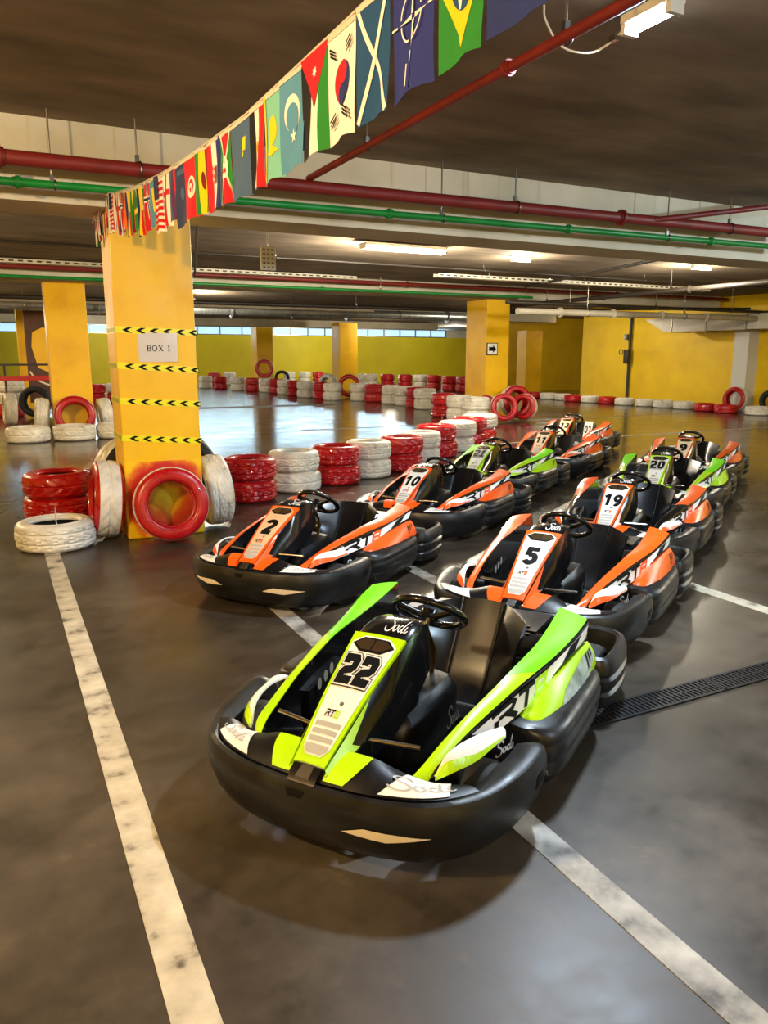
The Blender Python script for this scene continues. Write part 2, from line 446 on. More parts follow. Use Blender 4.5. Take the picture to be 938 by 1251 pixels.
# drain grates
for i, (x0, x1) in enumerate([(1.95, 3.06), (3.065, 4.2)]):
    r = empty('drain_grate', (x0, 2.42, 0))
    tag(r, ['black iron floor drain section reaching under the green kart', 'black iron floor drain section running out of the right edge'][i], 'drain', 'iron floor drain sections')
    L = x1-x0
    MB().box((L/2, 0, .0012), (L, .15, .0024)).build('pit', 'pit', r, 0)
    f = MB()
    for s in (-1, 1): f.box((L/2, s*.068, .004), (L, .014, .008))
    for x in (0.006, L-.006): f.box((x, 0, .004), (.012, .14, .008))
    f.build('frame', 'grate', r, 0)
    b = MB(); n = int(L/.026)
    for k in range(1, n): b.box((k*L/n, 0, .0042), (.011, .124, .006))
    b.box((L/2, 0, .0045), (L, .006, .006))
    b.build('bars', 'grate', r, 0)

# ---------------- pipes
def pipe(name, path, r, mat, label, cat='pipe', flanges=(), hangers=(), hang_z=ZS, fm=None):
    o = MB().tube(path, r, seg=14).build(name, mat, smooth=50)
    tag(o, label, cat)
    P = [V(p) for p in path]
    for t in flanges:
        p = P[0].lerp(P[-1], t); d = (P[-1]-P[0]).normalized()
        MB().tube([p-d*.035, p-d*.015, p-d*.0149, p+d*.0149, p+d*.015, p+d*.035], [r*1.25, r*1.25, r*1.55, r*1.55, r*1.25, r*1.25], seg=14).build('coupling', fm or mat, o, 40)
    for t in hangers:
        p = P[0].lerp(P[-1], t)
        h = MB().tube([(p.x, p.y, hang_z), (p.x, p.y, p.z+r*1.6)], .007, seg=8)
        h.tube([(p.x+.02, p.y+r*1.12*math.cos(a), p.z+r*1.12*math.sin(a)) for a in [2*pi*k/16 for k in range(16)]], .008, seg=6, loop=True)
        h.box((p.x, p.y, p.z+r*1.5), (.03, .03, .05))
        h.build('hanger', 'steel', o, 40)
    return o
pipe('red_pipe', [(-5, 6.6, 3.01), (9, 6.6, 3.09)], .055, 'redpipe', 'thick red pipe running along the nearest beam', flanges=(.37, .47, .8), hangers=(.44, .7, .92))
pipe('green_pipe', [(-5, 6.66, 2.85), (9, 6.6, 2.93)], .03, 'greenpipe', 'thin green pipe under the red one along the nearest beam', flanges=(.378, .6, .75, .9), hangers=(.395, .64, .85), fm='greenpipe')
pipe('red_pipe', [(2.63, .8, 3.12), (2.6, 6.6, 3.12)], .028, 'redpipe', 'long thin red pipe running overhead beside the flags', hangers=(.3, .42, .8), flanges=(.5,))
pipe('red_pipe', [(6.5, 6.6, 3.06), (8.6, 6.2, 3.36)], .03, 'redpipe', 'short red branch pipe rising to the ceiling at the right')
pipe('red_pipe', [(-2, 16.5, 3.28), (19.9, 16.5, 3.3)], .045, 'redpipe', 'distant red pipe along the second beam', flanges=(.2, .5, .8), hangers=(.3, .6, .9))
pipe('green_pipe', [(-2, 16.45, 3.09), (12.6, 16.45, 3.11)], .032, 'greenpipe', 'distant green pipe along the second beam', flanges=(.3, .6), hangers=(.4, .7))
pipe('dark_pipe', [(10.6, 14.8, 2.83), (19.9, 14.8, 2.83)], .04, 'darkpipe', 'dark pipe running along the pale duct at right', hangers=(.2, .5, .8))
pipe('dark_pipe', [(12.6, 19, 2.95), (13.45, 9.6, 3.02)], .05, 'darkpipe', 'thick dark pipe slanting toward the viewer at right', hangers=(.3, .7), flanges=(.5, .75))
pipe('dark_pipe', [(11.2, 14.9, 3.2), (10.3, 9.4, 3.26)], .03, 'darkpipe', 'thin dark pipe under the ceiling right of the bright lamp', hangers=(.2, .8))
pipe('dark_pipe', [(12.0, 18.6, 2.9), (19.8, 15.6, 2.98)], .035, 'darkpipe', 'dark pipe crossing above the yellow arrow column', hangers=(.3, .7))
pipe('dark_pipe', [(-2, 13.2, 3.3), (19.9, 13.4, 3.3)], .022, 'darkpipe', 'slim dark conduit across the second bay ceiling', 'conduit', hangers=(.3, .5, .7, .9))
pipe('dark_pipe', [(-2, 19.5, 2.92), (20, 19.5, 2.95)], .05, 'darkpipe', 'dark pipe behind the second beam over the track', hangers=(.3, .5, .7))
pipe('dark_pipe', [(1.9, 7.6, 3.3), (3.9, 16.4, 3.25)], .02, 'darkpipe', 'slim conduit running back from the BOX 1 column', 'conduit', hangers=(.2, .8))
pipe('dark_pipe', [(4.4, 9.0, 3.38), (8.3, 11.1, 3.39)], .012, 'cord', 'pale thin conduit crossing the ceiling near the lamp', 'conduit')
pipe('duct_pipe', [(-3, 24, 3.02), (16.6, 24, 3.02)], .14, 'galv', 'long silver round duct under the far ceiling', 'duct', flanges=(.1, .3, .5, .7, .9), hangers=(.2, .4, .6, .8))
pipe('duct_pipe', [(10.7, 14.5, 2.62), (19.2, 14.9, 2.66)], .075, 'duct', 'pale round duct in front of the right wall', 'duct', flanges=(.15, .35, .55, .75), hangers=(.25, .65))
pipe('duct_pipe', [(-3, 21.5, 2.98), (10.5, 21.5, 2.98)], .06, 'duct', 'slim pale duct in front of the silver one', 'duct', hangers=(.2, .6))
# perforated cable trays
def tray(x0, x1, y, z, label):
    r = MB().box(((x0+x1)/2, y, z), (x1-x0, .2, .008)); 
    for s in (-1, 1): r.box(((x0+x1)/2, y+s*.1, z+.03), (x1-x0, .006, .07))
    o = r.build('cable_tray', 'whitebox', smooth=0); tag(o, label, 'cable tray')
    h = MB(); n = int((x1-x0)/.16)
    for k in range(n): h.box((x0+.08+k*.16, y-.1035, z+.03), (.085, .003, .028))
    h.build('slots', 'darkpipe', o, 0)
    for k in range(3):
        x = x0+(x1-x0)*(k+.5)/3
        MB().tube([(x, y, ZS), (x, y, z)], .008, seg=8).build('hanger', 'steel', o, 40)
tray(-2, 7.5, 16.3, 3.32, 'perforated pale cable tray above the distant red pipe')
tray(8.2, 16, 13.9, 3.2, 'perforated pale cable tray at right of the bright lamp')
tray(12.6, 19.8, 17.9, 3.2, 'perforated cable tray high on the right behind the slanting pipe')

# boxed duct along the right wall
o = empty('boxed_duct', (19.6, 14, 0)); tag(o, 'pale rectangular sheet duct high on the right wall', 'duct')
secs = [[(-.42, y, z0), (.42, y, z0), (.42, y, 2.8), (-.42, y, 2.8)] for y, z0 in ((-2, 2.38), (4.2, 2.38), (5.0, 2.78))]
MB().loft(secs).build('duct_body', 'duct', o, 0)
for y in (1.2, 2.6, 3.9):
    MB().box((0, y, 2.585), (.88, .03, .45)).build('flange', 'steel', o, 0)
# wall riser with valve
o = pipe('riser_pipe', [(20.3, 20.8, 0), (20.3, 20.8, 3.0)], .05, 'darkpipe', 'dark vertical pipe with valve on the yellow right wall')
v = MB().box((20.2, 20.8, 1.62), (.16, .22, .5), bev=.02).build('valve_body', 'darkpipe', o)
MB().tube([(20.08, 20.98+.09*math.cos(a), 1.78+.09*math.sin(a)) for a in [2*pi*k/20 for k in range(20)]], .014, seg=8, loop=True).build('handwheel', 'darkpipe', v)
MB().box((20.23, 20.92, 2.3), (.12, .12, .2), bev=.01).build('gauge_box', 'galv', o)

# small fixtures on the ceiling
def lamp(x, y, z, L, axis, mat, label, cat='lamp', w=.12, group='ceiling tube lamps'):
    r = empty('ceiling_lamp', (x, y, z)); tag(r, label, cat, group)
    if axis == 'Y': r.rotation_euler.z = pi/2
    MB().box((0, 0, .055), (L, w, .05), bev=.01).build('housing', 'lampbody', r, 0)
    t = MB().tube([(-L/2+.03, 0, 0), (L/2-.03, 0, 0)], .02, seg=12) if w < .2 else MB()
    if w >= .2:
        for s in (-.05, .05): t.tube([(-L/2+.03, s, 0), (L/2-.03, s, 0)], .018, seg=12)
    t.build('tube', mat, r)
    for s in (-1, 1): MB().box((s*(L/2-.015), 0, .01), (.03, w*.8, .06)).build('end_cap', 'lampbody', r, 0)
    return r
lamp(6.15, 11.45, 3.3, 1.5, 'X', 'tube_warm', 'bright twin tube lamp glowing on the ceiling over the track', w=.26)
l2 = lamp(3.2, 3.27, 3.3, .34, 'Y', 'tube_cool', 'short white tube lamp beside the overhead red pipe')
MB().tube(spl([(.2, 0, .03), (.28, .03, -.02), (.36, .1, -.05), (.42, .24, -.02), (.36, .4, .06), (.3, .46, .1)], 20), .006, seg=6).build('cable', 'cord', l2)
MB().box((.25, .02, .0), (.05, .03, .03)).build('plug', 'chrome', l2, 0)
lamp(12.8, 11.3, 3.33, .5, 'X', 'tube_warm', 'small far lamp on the ceiling at the right edge')
lamp(8.9, 12.0, 3.35, .4, 'X', 'tube_warm', 'small far lamp just right of the bright lamp')

# hanging terminal board
r = empty('indicator_board', (3.18, 9.5, 2.66)); tag(r, 'small pale indicator board hanging from the ceiling behind the column', 'sign board')
MB().box((0, 0, .14), (.19, .04, .28), bev=.006).build('panel', 'whitebox', r, 0)
d = MB()
for i in range(3):
    for j in range(5): d.box((-.055+i*.055, -.0215, .035+j*.052), (.03, .004, .022))
d.build('switches', 'darkgrey', r, 0)
MB().tube([(0, 0, .28), (0, 0, ZS-2.66)], .008, seg=8).build('hanger', 'steel', r)

# chevron tapes on the near column
for i, (z, dz) in enumerate([(1.83, -.02), (1.53, -.045), (1.23, -.045), (.91, -.055)]):
    r = empty('chevron_tape', (.95, 6.93, z))
    tag(r, ['yellow and black chevron tape above the BOX 1 sheet', 'yellow and black chevron tape just under the BOX 1 sheet', 'third chevron tape down, halfway up the column', 'lowest chevron tape, just above the leaning red tyre'][i], 'tape', 'chevron tapes round the column')
    h = .028
    S = lambda u, v, dz=dz: V((u, -.004, dz*u/.68+v))
    mb = MB().grid(S, 1, 1, th=.003, u0=-.006, u1=.686, v0=-h, v1=h, hint=V((0, -1, 0)))
    mb.add([(-.004, -.004, -h), (-.004, .49, -h), (-.004, .49, h), (-.004, -.004, h), (-.0005, -.004, -h), (-.0005, .49, -h), (-.0005, .49, h), (-.0005, -.004, h)],
           [(0, 1, 2, 3), (4, 7, 6, 5), (0, 3, 7, 4), (1, 5, 6, 2), (0, 4, 5, 1), (3, 2, 6, 7)])
    mb.build('band', 'tape', r, 0)
    c = MB(); n = 6
    for k in range(n):
        x = .06+k*.112
        c.poly(S, [(x, 0), (x+.045, h*.82), (x+.085, h*.82), (x+.04, 0), (x+.085, -h*.82), (x+.045, -h*.82)], off=.001, hint=V((0, -1, 0)))
    S2 = lambda u, v: V((-.004, u, v))
    for k in range(9): c.poly(S2, [(.03+k*.05, -h*.7), (.045+k*.05, -h*.7), (.045+k*.05, h*.7), (.03+k*.05, h*.7)], off=.001, hint=V((-1, 0, 0)), mi=1 if k % 2 else 0)
    c.build('chevron_marking', ['print', 'darkgrey'], r, 0)

# BOX 1 sheet
r = empty('box_sign', (1.3, 6.93, 1.56)); tag(r, 'white paper sheet in a plastic sleeve reading BOX 1', 'sign')
S = lambda u, v: V((u, -.006-.006*math.sin(9*u+3*v), v))
MB().grid(S, 12, 8, th=.0015, u0=-.165, u1=.165, v0=0, v1=.245, hint=V((0, -1, 0))).build('sheet', 'paper', r)
c = MB(); H = V((0, -1, 0))
def serif(strokes, ox, oy, s):
    for pl, w in strokes:
        vs, fs = ribbon_faces([(ox+x*s, oy+y*s) for x, y in pl], w*s)
        c.lay(S, vs, fs, 0, .001, H)
cir = lambda cx, cy, rx, ry, a0, a1, n=18: [(cx+rx*math.cos(R(a0+(a1-a0)*k/n)), cy+ry*math.sin(R(a0+(a1-a0)*k/n))) for k in range(n+1)]
st_B = [([(.15, 0), (.15, 1)], .17), ([(0, .03), (.4, .03)], .06), ([(0, .97), (.4, .97)], .06), ([(.15, .52), (.42, .52)], .06), (cir(.38, .75, .2, .22, 90, -90), .12), (cir(.4, .27, .25, .24, 90, -90), .13)]
st_O = [(cir(.4, .5, .36, .47, 0, 360, 30), .13)]
st_X = [([(.1, .97), (.7, .03)], .17), ([(.7, .97), (.1, .03)], .07), ([(0, .97), (.3, .97)], .06), ([(.55, .97), (.82, .97)], .06), ([(0, .03), (.25, .03)], .06), ([(.52, .03), (.82, .03)], .06)]
st_1 = [([(.2, 0), (.2, 1)], .17), ([(0, .03), (.4, .03)], .06), ([(.02, .8), (.2, .98)], .07)]
for st, ox in ((st_B, -.095), (st_O, -.05), (st_X, .002), (st_1, .08)): serif(st, ox, .09, .05)
c.build('lettering', 'print', r, 0)

# arrow sign on the far column
r = empty('arrow_sign', (11.78, 17.02, 1.66)); tag(r, 'white square sign with a black arrow pointing right', 'sign')
MB().box((0, -.012, .15), (.34, .02, .32)).build('plate', 'print', r, 0)
S = lambda u, v: V((u, -.0225, v)); c = MB()
c.poly(S, [(-.15, .01), (.15, .01), (.15, .29), (-.15, .29)], off=.001, hint=H)
c.build('face', 'sticker', r, 0)
c = MB().poly(S, [(-.11, .1), (.02, .1), (.02, .05), (.12, .15), (.02, .25), (.02, .2), (-.11, .2)], off=.003, hint=H)
c.build('arrow', 'greenpipe' if 0 else 'print', r, 0)

# brown board far left with a swept pale stripe
r = empty('mural_board', (1.3, 24.5, 0)); tag(r, 'tall dark brown painted board behind the second column', 'board')
MB().box((.05, .06, 1.6), (.9, .1, 2.6)).build('board', 'brown_board', r, 0)
S = lambda u, v: V((u, .0, v)); c = MB()
vs, fs = ribbon_faces(spl([(-.35, 1.2), (-.2, .98), (.1, .82), (.45, .74)], 16), .05); c.lay(S, vs, fs, 0, .012, H)
c.poly(S, [(-.25, 1.9), (-.12, 1.3), (.12, 1.18), (.4, 1.3), (.4, 2.2), (.1, 2.45), (-.2, 2.3)], 1, .012, hint=H)
c.build('painted_shapes', ['sticker_cream', 'yellow_col'], r, 0)
# barrier rails far left
r = empty('barrier_rail', (-1.0, 20.6, 0)); tag(r, 'low red barrier rail at the far left edge', 'barrier')
MB().box((1.15, 0, 1.1), (2.6, .05, .12), bev=.01).build('top_rail', 'barrier_red', r, 0)
MB().box((1.15, .02, 1.42), (2.6, .05, .05)).build('upper_rail', 'darkpipe', r, 0)
for x in (.1, 1.25, 2.4): MB().box((x, .06, .72), (.05, .05, 1.44)).build('post', 'darkpipe', r, 0)
# ================================================================== TYRES
TR, TW = .31, .22
def make_tyre(worn):
    """lying flat, origin under its middle; the tread is the body, each painted sidewall a part"""
    seg, na = 96, 12
    prof = []
    mb = MB(); secs = []
    for k in range(seg):
        a = 2*pi*k/seg; s = []
        for j in range(na+1):
            f = j/na; z = TW*(.14+.72*f); crown = .010*(1-(2*f-1)**2)
            rr = TR-.012+crown
            if 0 < j < na:
                ph = (k+abs(j-6)*(1 if worn else 2)) % 6
                if ph == 0 or j in ((3, 9) if not worn else (6,)): rr -= .011
            s.append((rr*math.cos(a), rr*math.sin(a), z))
        # inside of the carcass
        for rr, z in ((TR-.03, TW*.84), (TR-.03, TW*.5), (TR-.03, TW*.16)):
            s.append((rr*math.cos(a), rr*math.sin(a), z))
        secs.append(s)
    n = na+4; vs = [p for s in secs for p in s]; fs = []; mi = []
    for k in range(seg):
        for j in range(n):
            a, b = k*n, ((k+1) % seg)*n; j2 = (j+1) % n
            fs.append((a+j, a+j2, b+j2, b+j)); mi.append(0 if j < na else 1)
    mb.v = vs; mb.f = fs; mb.m = mi
    t = mb.build('tyre', ['white_tyre', 'tyre_inside'], smooth=28)
    for top in (0, 1):
        p = [(TR-.0125, .86), (TR-.022, .93), (TR-.045, .985), (TR-.075, 1.0), (TR-.1, .985), (TR-.115, .94), (TR-.122, .88), (TR-.118, .82), (TR-.1, .80), (TR-.04, .80)]
        p = [(r, TW*(z if top else 1-z)) for r, z in p]
        s = MB().lathe(p, 64, loop=True)
        # raised rings on the sidewall
        for rr in (TR-.062, TR-.095):
            z = TW*1.0 if top else 0
            s.lathe([(rr-.004, z-.004), (rr-.002, z+.002), (rr+.002, z+.002), (rr+.004, z-.004)], 64)
        s.build('sidewall', ['white_tyre'], t, 40)
    return t
scan_kids()
proto = [make_tyre(False), make_tyre(True)]
scan_kids()
used = [False, False]
TM = {'r': 'red_tyre', 'w': 'white_tyre', 'k': 'black_tyre'}
def tyre(loc, tread, side, label, group=None, sc=1, rot=None, kind=None, width=1):
    k = random.randrange(2) if kind is None else kind
    if used[k]: o = copy_tree(proto[k])
    else: o = proto[k]; used[k] = True
    Mx = Matrix.Translation(V(loc)) @ (rot if rot is not None else Matrix.Rotation(random.uniform(0, 6.28), 4, 'Z')) @ Matrix.Diagonal((sc, sc, sc*width, 1))
    o.matrix_world = Mx
    paint(o, [TM[tread], None])
    for ch in KIDS.get(o.name, []):
        paint(ch, [TM[side]])
    tag(o, label, 'tyre', group); return o
def upright(face, lean=0, roll=0):
    """tyre standing on its tread, its axis pointing to compass angle face; lean tips the top away from that side"""
    return Matrix.Rotation(R(face), 4, 'Z') @ Matrix.Rotation(R(90-lean), 4, 'Y') @ Matrix.Rotation(R(roll), 4, 'Z')
def stand(x, y, face, tread, side, label, group=None, sc=1, lean=0, width=1, z=0, kind=None):
    # x,y is where its middle stands; lean tips it backwards
    w = TW*sc*width; r = TR*sc; a = R(face); l = R(lean)
    ax = V((math.cos(a)*math.cos(l), math.sin(a)*math.cos(l), math.sin(l)))
    c = V((x, y, z+r*math.cos(l)+w/2*math.sin(l)))
    return tyre(c-ax*w/2, tread, side, label, group, sc, upright(face, lean, random.uniform(0, 360)), kind, width)
CN = {'r': 'red', 'w': 'white', 'k': 'black'}
ORD = ['first', 'second', 'third', 'fourth', 'fifth', 'sixth', 'seventh', 'eighth', 'ninth', 'tenth', 'eleventh', 'twelfth', 'thirteenth', 'fourteenth', 'fifteenth', 'sixteenth', 'seventeenth', 'eighteenth', 'nineteenth', 'twentieth']
def stack(x, y, cols, where, group, sc=1, width=1, jit=.02):
    n = len(cols); names = {1: ['single'], 2: ['lower', 'upper'], 3: ['bottom', 'middle', 'top']}[n]
    for i, c in enumerate(cols):
        tyre((x+random.uniform(-jit, jit)*(i > 0), y+random.uniform(-jit, jit)*(i > 0), i*(TW*sc*width+.007)), c, c, '%s %s tyre %s' % (names[i], CN[c], where), group, sc, None, None, width)

# near row, from the column to the turn
near = [(2.50, 8.36, 'rr'), (3.20, 8.74, 'ww'), (3.86, 9.0, 'rr'), (4.48, 9.34, 'ww'), (5.16, 9.66, 'rr'), (5.74, 10.14, 'ww'), (6.42, 10.76, 'rr'), (7.08, 11.26, 'ww'), (7.72, 11.80, 'rr'), (8.32, 12.36, 'rw')]
for i, (x, y, c) in enumerate(near):
    stack(x, y, c, 'in the %s stack right of the BOX 1 column' % ORD[i], 'stacked tyres along the near barrier', 1.02 if i < 6 else 1.08, 1.08, .025)
# middle curving row, counted from the three upright tyres back
mid = [(10.0, 14.75, 'w'), (10.55, 15.9, 'ww'), (10.7, 16.82, 'ww'), (10.9, 17.95, 'rr'), (12.0, 20.9, 'ww'), (12.2, 21.85, 'rr'), (12.35, 22.9, 'ww'), (12.35, 23.9, 'ww'), (12.32, 25.2, 'rr'), (12.15, 26.1, 'ww'), (11.4, 26.9, 'ww'), (11.45, 28.1, 'rr'), (11.2, 29.2, 'ww'), (11.3, 30.7, 'rr'), (11.35, 32.1, 'ww'), (11.4, 33.4, 'rr'), (11.3, 34.5, 'ww'), (10.96, 35.6, 'rr'), (10.6, 36.8, 'ww'), (10.3, 38.8, 'rr'), (9.85, 40.2, 'ww')]
for i, (x, y, c) in enumerate(mid):
    stack(x, y, c, 'in the %s stack back along the curving middle barrier' % (ORD+['twenty-first'])[i], 'stacked tyres along the middle barrier', 1.14, 1.25, .02)
# rear row below the back wall
rear = [(19.5, 30.4, 'rr'), (19.35, 31.4, 'rr'), (19.5, 33.1, 'rr'), (19.4, 34.3, 'ww'), (18.95, 35.1, 'rr'), (18.6, 36.4, 'rr'), (18.0, 37.3, 'ww'), (17.55, 38.1, 'ww'), (17.9, 44.4, 'rr'), (17.1, 44.7, 'ww'), (16.2, 45.0, 'ww'), (12.4, 44.6, 'ww'), (11.5, 44.6, 'rr')]
for i, (x, y, c) in enumerate(rear):
    stack(x, y, c, 'in the %s stack from the right below the rear wall' % ORD[i], 'stacked tyres below the rear wall', 1.2, 1.35, .02)
# single flat tyres along the right wall
rw = [(19.45, 25.1, 'r'), (19.5, 24.2, 'w'), (19.55, 23.4, 'w'), (19.3, 22.5, 'r'), (19.4, 21.7, 'w'), (19.5, 20.9, 'r'), (19.45, 20.0, 'w'), (19.6, 19.2, 'w'), (19.6, 18.4, 'w'), (19.65, 17.6, 'w'), (19.75, 16.85, 'r'), (19.7, 16.05, 'r'), (19.75, 15.0, 'w')]
for i, (x, y, c) in enumerate(rw):
    q = .983 if i < 10 else .968
    tyre((x*q, y*q, 0), c, c, '%s tyre lying flat, %s from the far end along the right wall' % (CN[c], ORD[i]), 'flat tyres along the right wall', 1.08, None, None, 1.0)
stand(19.76, 15.8, 190, 'w', 'r', 'upright white and red tyre leaning on the white pillar', 'upright tyres', 1.18, 3, z=.0)
stand(20.0, 14.75, 200, 'k', 'k', 'dark upright tyre at the right edge by the wall', 'upright tyres', 1.1, 12)
# three upright tyres by the arrow column
stand(11.28, 15.72, 248, 'w', 'r', 'front upright white and red tyre of the three by the arrow column', 'upright tyres', 1.15, 8)
stand(12.05, 15.9, 215, 'w', 'r', 'right hand upright tyre of the three by the arrow column', 'upright tyres', 1.1, 6)
stand(12.2, 16.48, 262, 'w', 'r', 'rear tall upright tyre of the three by the arrow column', 'upright tyres', 1.4, 10)
stand(11.42, 16.66, 215, 'w', 'r', 'half hidden upright tyre left of the arrow column', 'upright tyres', 1.02, 4)
# uprights on the middle barrier
stand(11.24, 34.56, 252, 'w', 'r', 'upright red faced tyre standing on a white stack before the slim rear column', 'upright tyres', 1.4, 0, z=.645)
stand(12.35, 29.6, 200, 'w', 'w', 'upright white tyre standing behind the middle barrier', 'upright tyres', 1.5, 4)
stand(12.75, 28.35, 240, 'w', 'r', 'upright red faced tyre behind the middle barrier right of the white one', 'upright tyres', 1.5, 4)
stand(14.7, 42.0, 250, 'k', 'k', 'dark upright tyre far back below the rear wall', 'upright tyres', 1.4, 0)
# near column
stand(1.29, 6.69, -96, 'w', 'r', 'white and red tyre leaning on the front of the BOX 1 column', 'tyres round the BOX 1 column', 1.05, 9)
tyre((0, 0, 0), 'k', 'k', 'x') if 0 else None
stand(.805, 7.12, 180, 'w', 'r', 'tall white tyre leaning on the left face of the BOX 1 column', 'tyres round the BOX 1 column', 1.12, 5, kind=1)
stand(1.80, 7.2, 0, 'w', 'w', 'white tyre leaning on the right face of the BOX 1 column', 'tyres round the BOX 1 column', 1.1, 5, kind=0)
stand(1.53, 7.74, 80, 'k', 'k', 'big black tyre standing behind the BOX 1 column at right', 'tyres round the BOX 1 column', 1.45, 0)
stand(1.2, 8.22, 112, 'w', 'k', 'big white tyre standing behind the BOX 1 column at left', 'tyres round the BOX 1 column', 1.3, 0)
tyre((.47, 8.28, 0), 'r', 'r', 'lower red tyre of the pair left of the BOX 1 column', 'tyres round the BOX 1 column', 1.06)
tyre((.48, 8.26, .24), 'r', 'r', 'upper red tyre of the pair left of the BOX 1 column', 'tyres round the BOX 1 column', 1.06)
tyre((.36, 6.98, 0), 'w', 'w', 'white tyre lying flat at the end of the left floor line', 'tyres round the BOX 1 column', 1.06, kind=0)
tyre((.92, 9.1, .0), 'w', 'w', 'white tyre lying behind the red pair near the column', 'tyres round the BOX 1 column', .95)
# second column
stand(1.42, 16.86, -94, 'w', 'r', 'red faced upright tyre in front of the second column', 'tyres round the second column', 1.32, 8)
stand(.82, 17.3, 178, 'w', 'w', 'upright white tyre left of the second column', 'tyres round the second column', 1.25, 5)
stand(2.06, 17.35, 2, 'w', 'w', 'upright white tyre right of the second column', 'tyres round the second column', 1.2, 5)
for i, (x, y) in enumerate([(.5, 16.2), (1.33, 16.22), (2.15, 16.3)]):
    tyre((x, y, 0), 'w', 'w', ['white tyre lying flat at the left edge before the second column', 'white tyre lying flat directly before the second column', 'white tyre lying flat right of the second column, by the BOX 1 column'][i], 'tyres round the second column', 1.32)
stand(.28, 20.2, 184, 'w', 'w', 'upright white tyre seen edge on at the left edge', 'tyres round the second column', 1.25, 3)
stand(.95, 22.6, 250, 'k', 'k', 'dark upright tyre before the brown board', 'tyres round the second column', 1.35, 4)
for i, (x, y, c) in enumerate([(.35, 23.3, 'rww'), (2.75, 21.5, 'r'), (3.15, 29, 'rr'), (4.0, 29.6, 'rw')]):
    stack(x, y, c, ['in the far left stack behind the rails', 'on the floor right of the second column', 'in the far stack right of the second column', 'in the far stack left of the BOX 1 column'][i], 'far tyre stacks at left', 1.2, 1.25)
for i in range(2):
    if not used[i]: bpy.data.objects.remove(proto[i])
# twisted tie wires
def wire(path, label):
    o = MB().tube(path, .005, seg=6).build('tie_wire', 'wire'); tag(o, label, 'wire')
wire(spl([(.36, 6.72, .19), (.355, 6.75, .30), (.36, 6.8, .37)], 8), 'short twisted wire sticking up from the flat white tyre')
wire([(6.4, 10.62, .46), (6.41, 10.6, .66)], 'thin wire standing on the tall red stack')
# ================================================================== GO-KART  (nose +x, driver's left +y)
UP = V((0, 0, 1))
# rail edge curves for the left side
RI = [(.79, .292, .272), (.708, .316, .305), (.605, .332, .336), (.432, .36, .377), (.248, .384, .403), (.10, .400, .424), (-.146, .412, .438), (-.33, .412, .460), (-.505, .410, .494)]
RO = [(.735, .352, .266), (.696, .364, .304), (.557, .387, .336), (.42, .412, .359), (.154, .46, .391), (-.04, .492, .403), (-.20, .520, .420), (-.36, .544, .448), (-.475, .552, .466)]
RW = [(.73, .354, .260), (.68, .378, .286), (.55, .405, .296), (.41, .432, .284), (.19, .472, .298), (.03, .497, .306), (-.10, .520, .360), (-.27, .546, .385), (-.42, .558, .398)]
PT = [(.22, .498, .275), (.205, .504, .300), (.09, .522, .340), (-.08, .542, .364), (-.28, .557, .386), (-.43, .560, .386)]
PB = [(.22, .515, .258), (.18, .560, .272), (.0, .600, .256), (-.17, .608, .254), (-.33, .604, .258), (-.46, .596, .280)]
TU = [(.73, .365, .287), (.675, .390, .350), (.535, .430, .356), (.37, .460, .320)]
TL = [(.735, .372, .276), (.70, .422, .302), (.607, .466, .310), (.44, .500, .325)]
LP = [(.957, 0), (.955, .10), (.935, .26), (.885, .40), (.805, .50), (.70, .565), (.56, .608), (.44, .622), (.335, .618)]
NB, NN = (.893, .058, .326), (.437, .102, .589)

def sy(v, s): return V((v.x, v.y*s, v.z))
def ruled(A, B, s, bulge=0, hint=None):
    A = [V(p) for p in A]; B = [V(p) for p in B]
    def S(u, v):
        p = cr(A, u).lerp(cr(B, u), v)
        if bulge and hint is not None: p = p+hint*(bulge*max(0, 4*v*(1-v)))
        return sy(p, s)
    return S
def panelS(u, v):
    v_ = v; x = NB[0]+(NN[0]-NB[0])*v_; z = NB[2]+(NN[2]-NB[2])*v_+.014*math.sin(pi*max(0, min(1, v_)))
    hw = NB[1]+(NN[1]-NB[1])*v_; return V((x, u*hw, z-.004*u*u))
PANEL_H = V((.5, 0, .86))

def lip_pt(t):
    """point and outward normal of the front bumper lip, t in -1..1"""
    P = [V((x, y, 0)) for x, y in LP]; s = 1 if t >= 0 else -1; a = abs(t)
    p = cr(P, a); q = cr(P, min(1, a+.01))-cr(P, max(0, a-.01))
    n = V((q.y, -q.x, 0)).normalized(); n = V((abs(n.x) if n.x > 0 else n.x, n.y, 0))
    if a < .02: n = V((1, 0, 0))
    return V((p.x, p.y*s, 0)), V((n.x, n.y*s, 0))
BPROF = [(0.0, .272), (.010, .245), (.013, .205), (.006, .160), (-.012, .105), (-.040, .060), (-.060, .045)]
def bumperS(t, v):
    p, n = lip_pt(t); o = cr([V((a, b, 0)) for a, b in BPROF], v)
    rise = .02*max(0, abs(t)-.6)/.4
    return p+n*o.x+V((0, 0, o.y+rise*(1 if o.y > .15 else .3)))

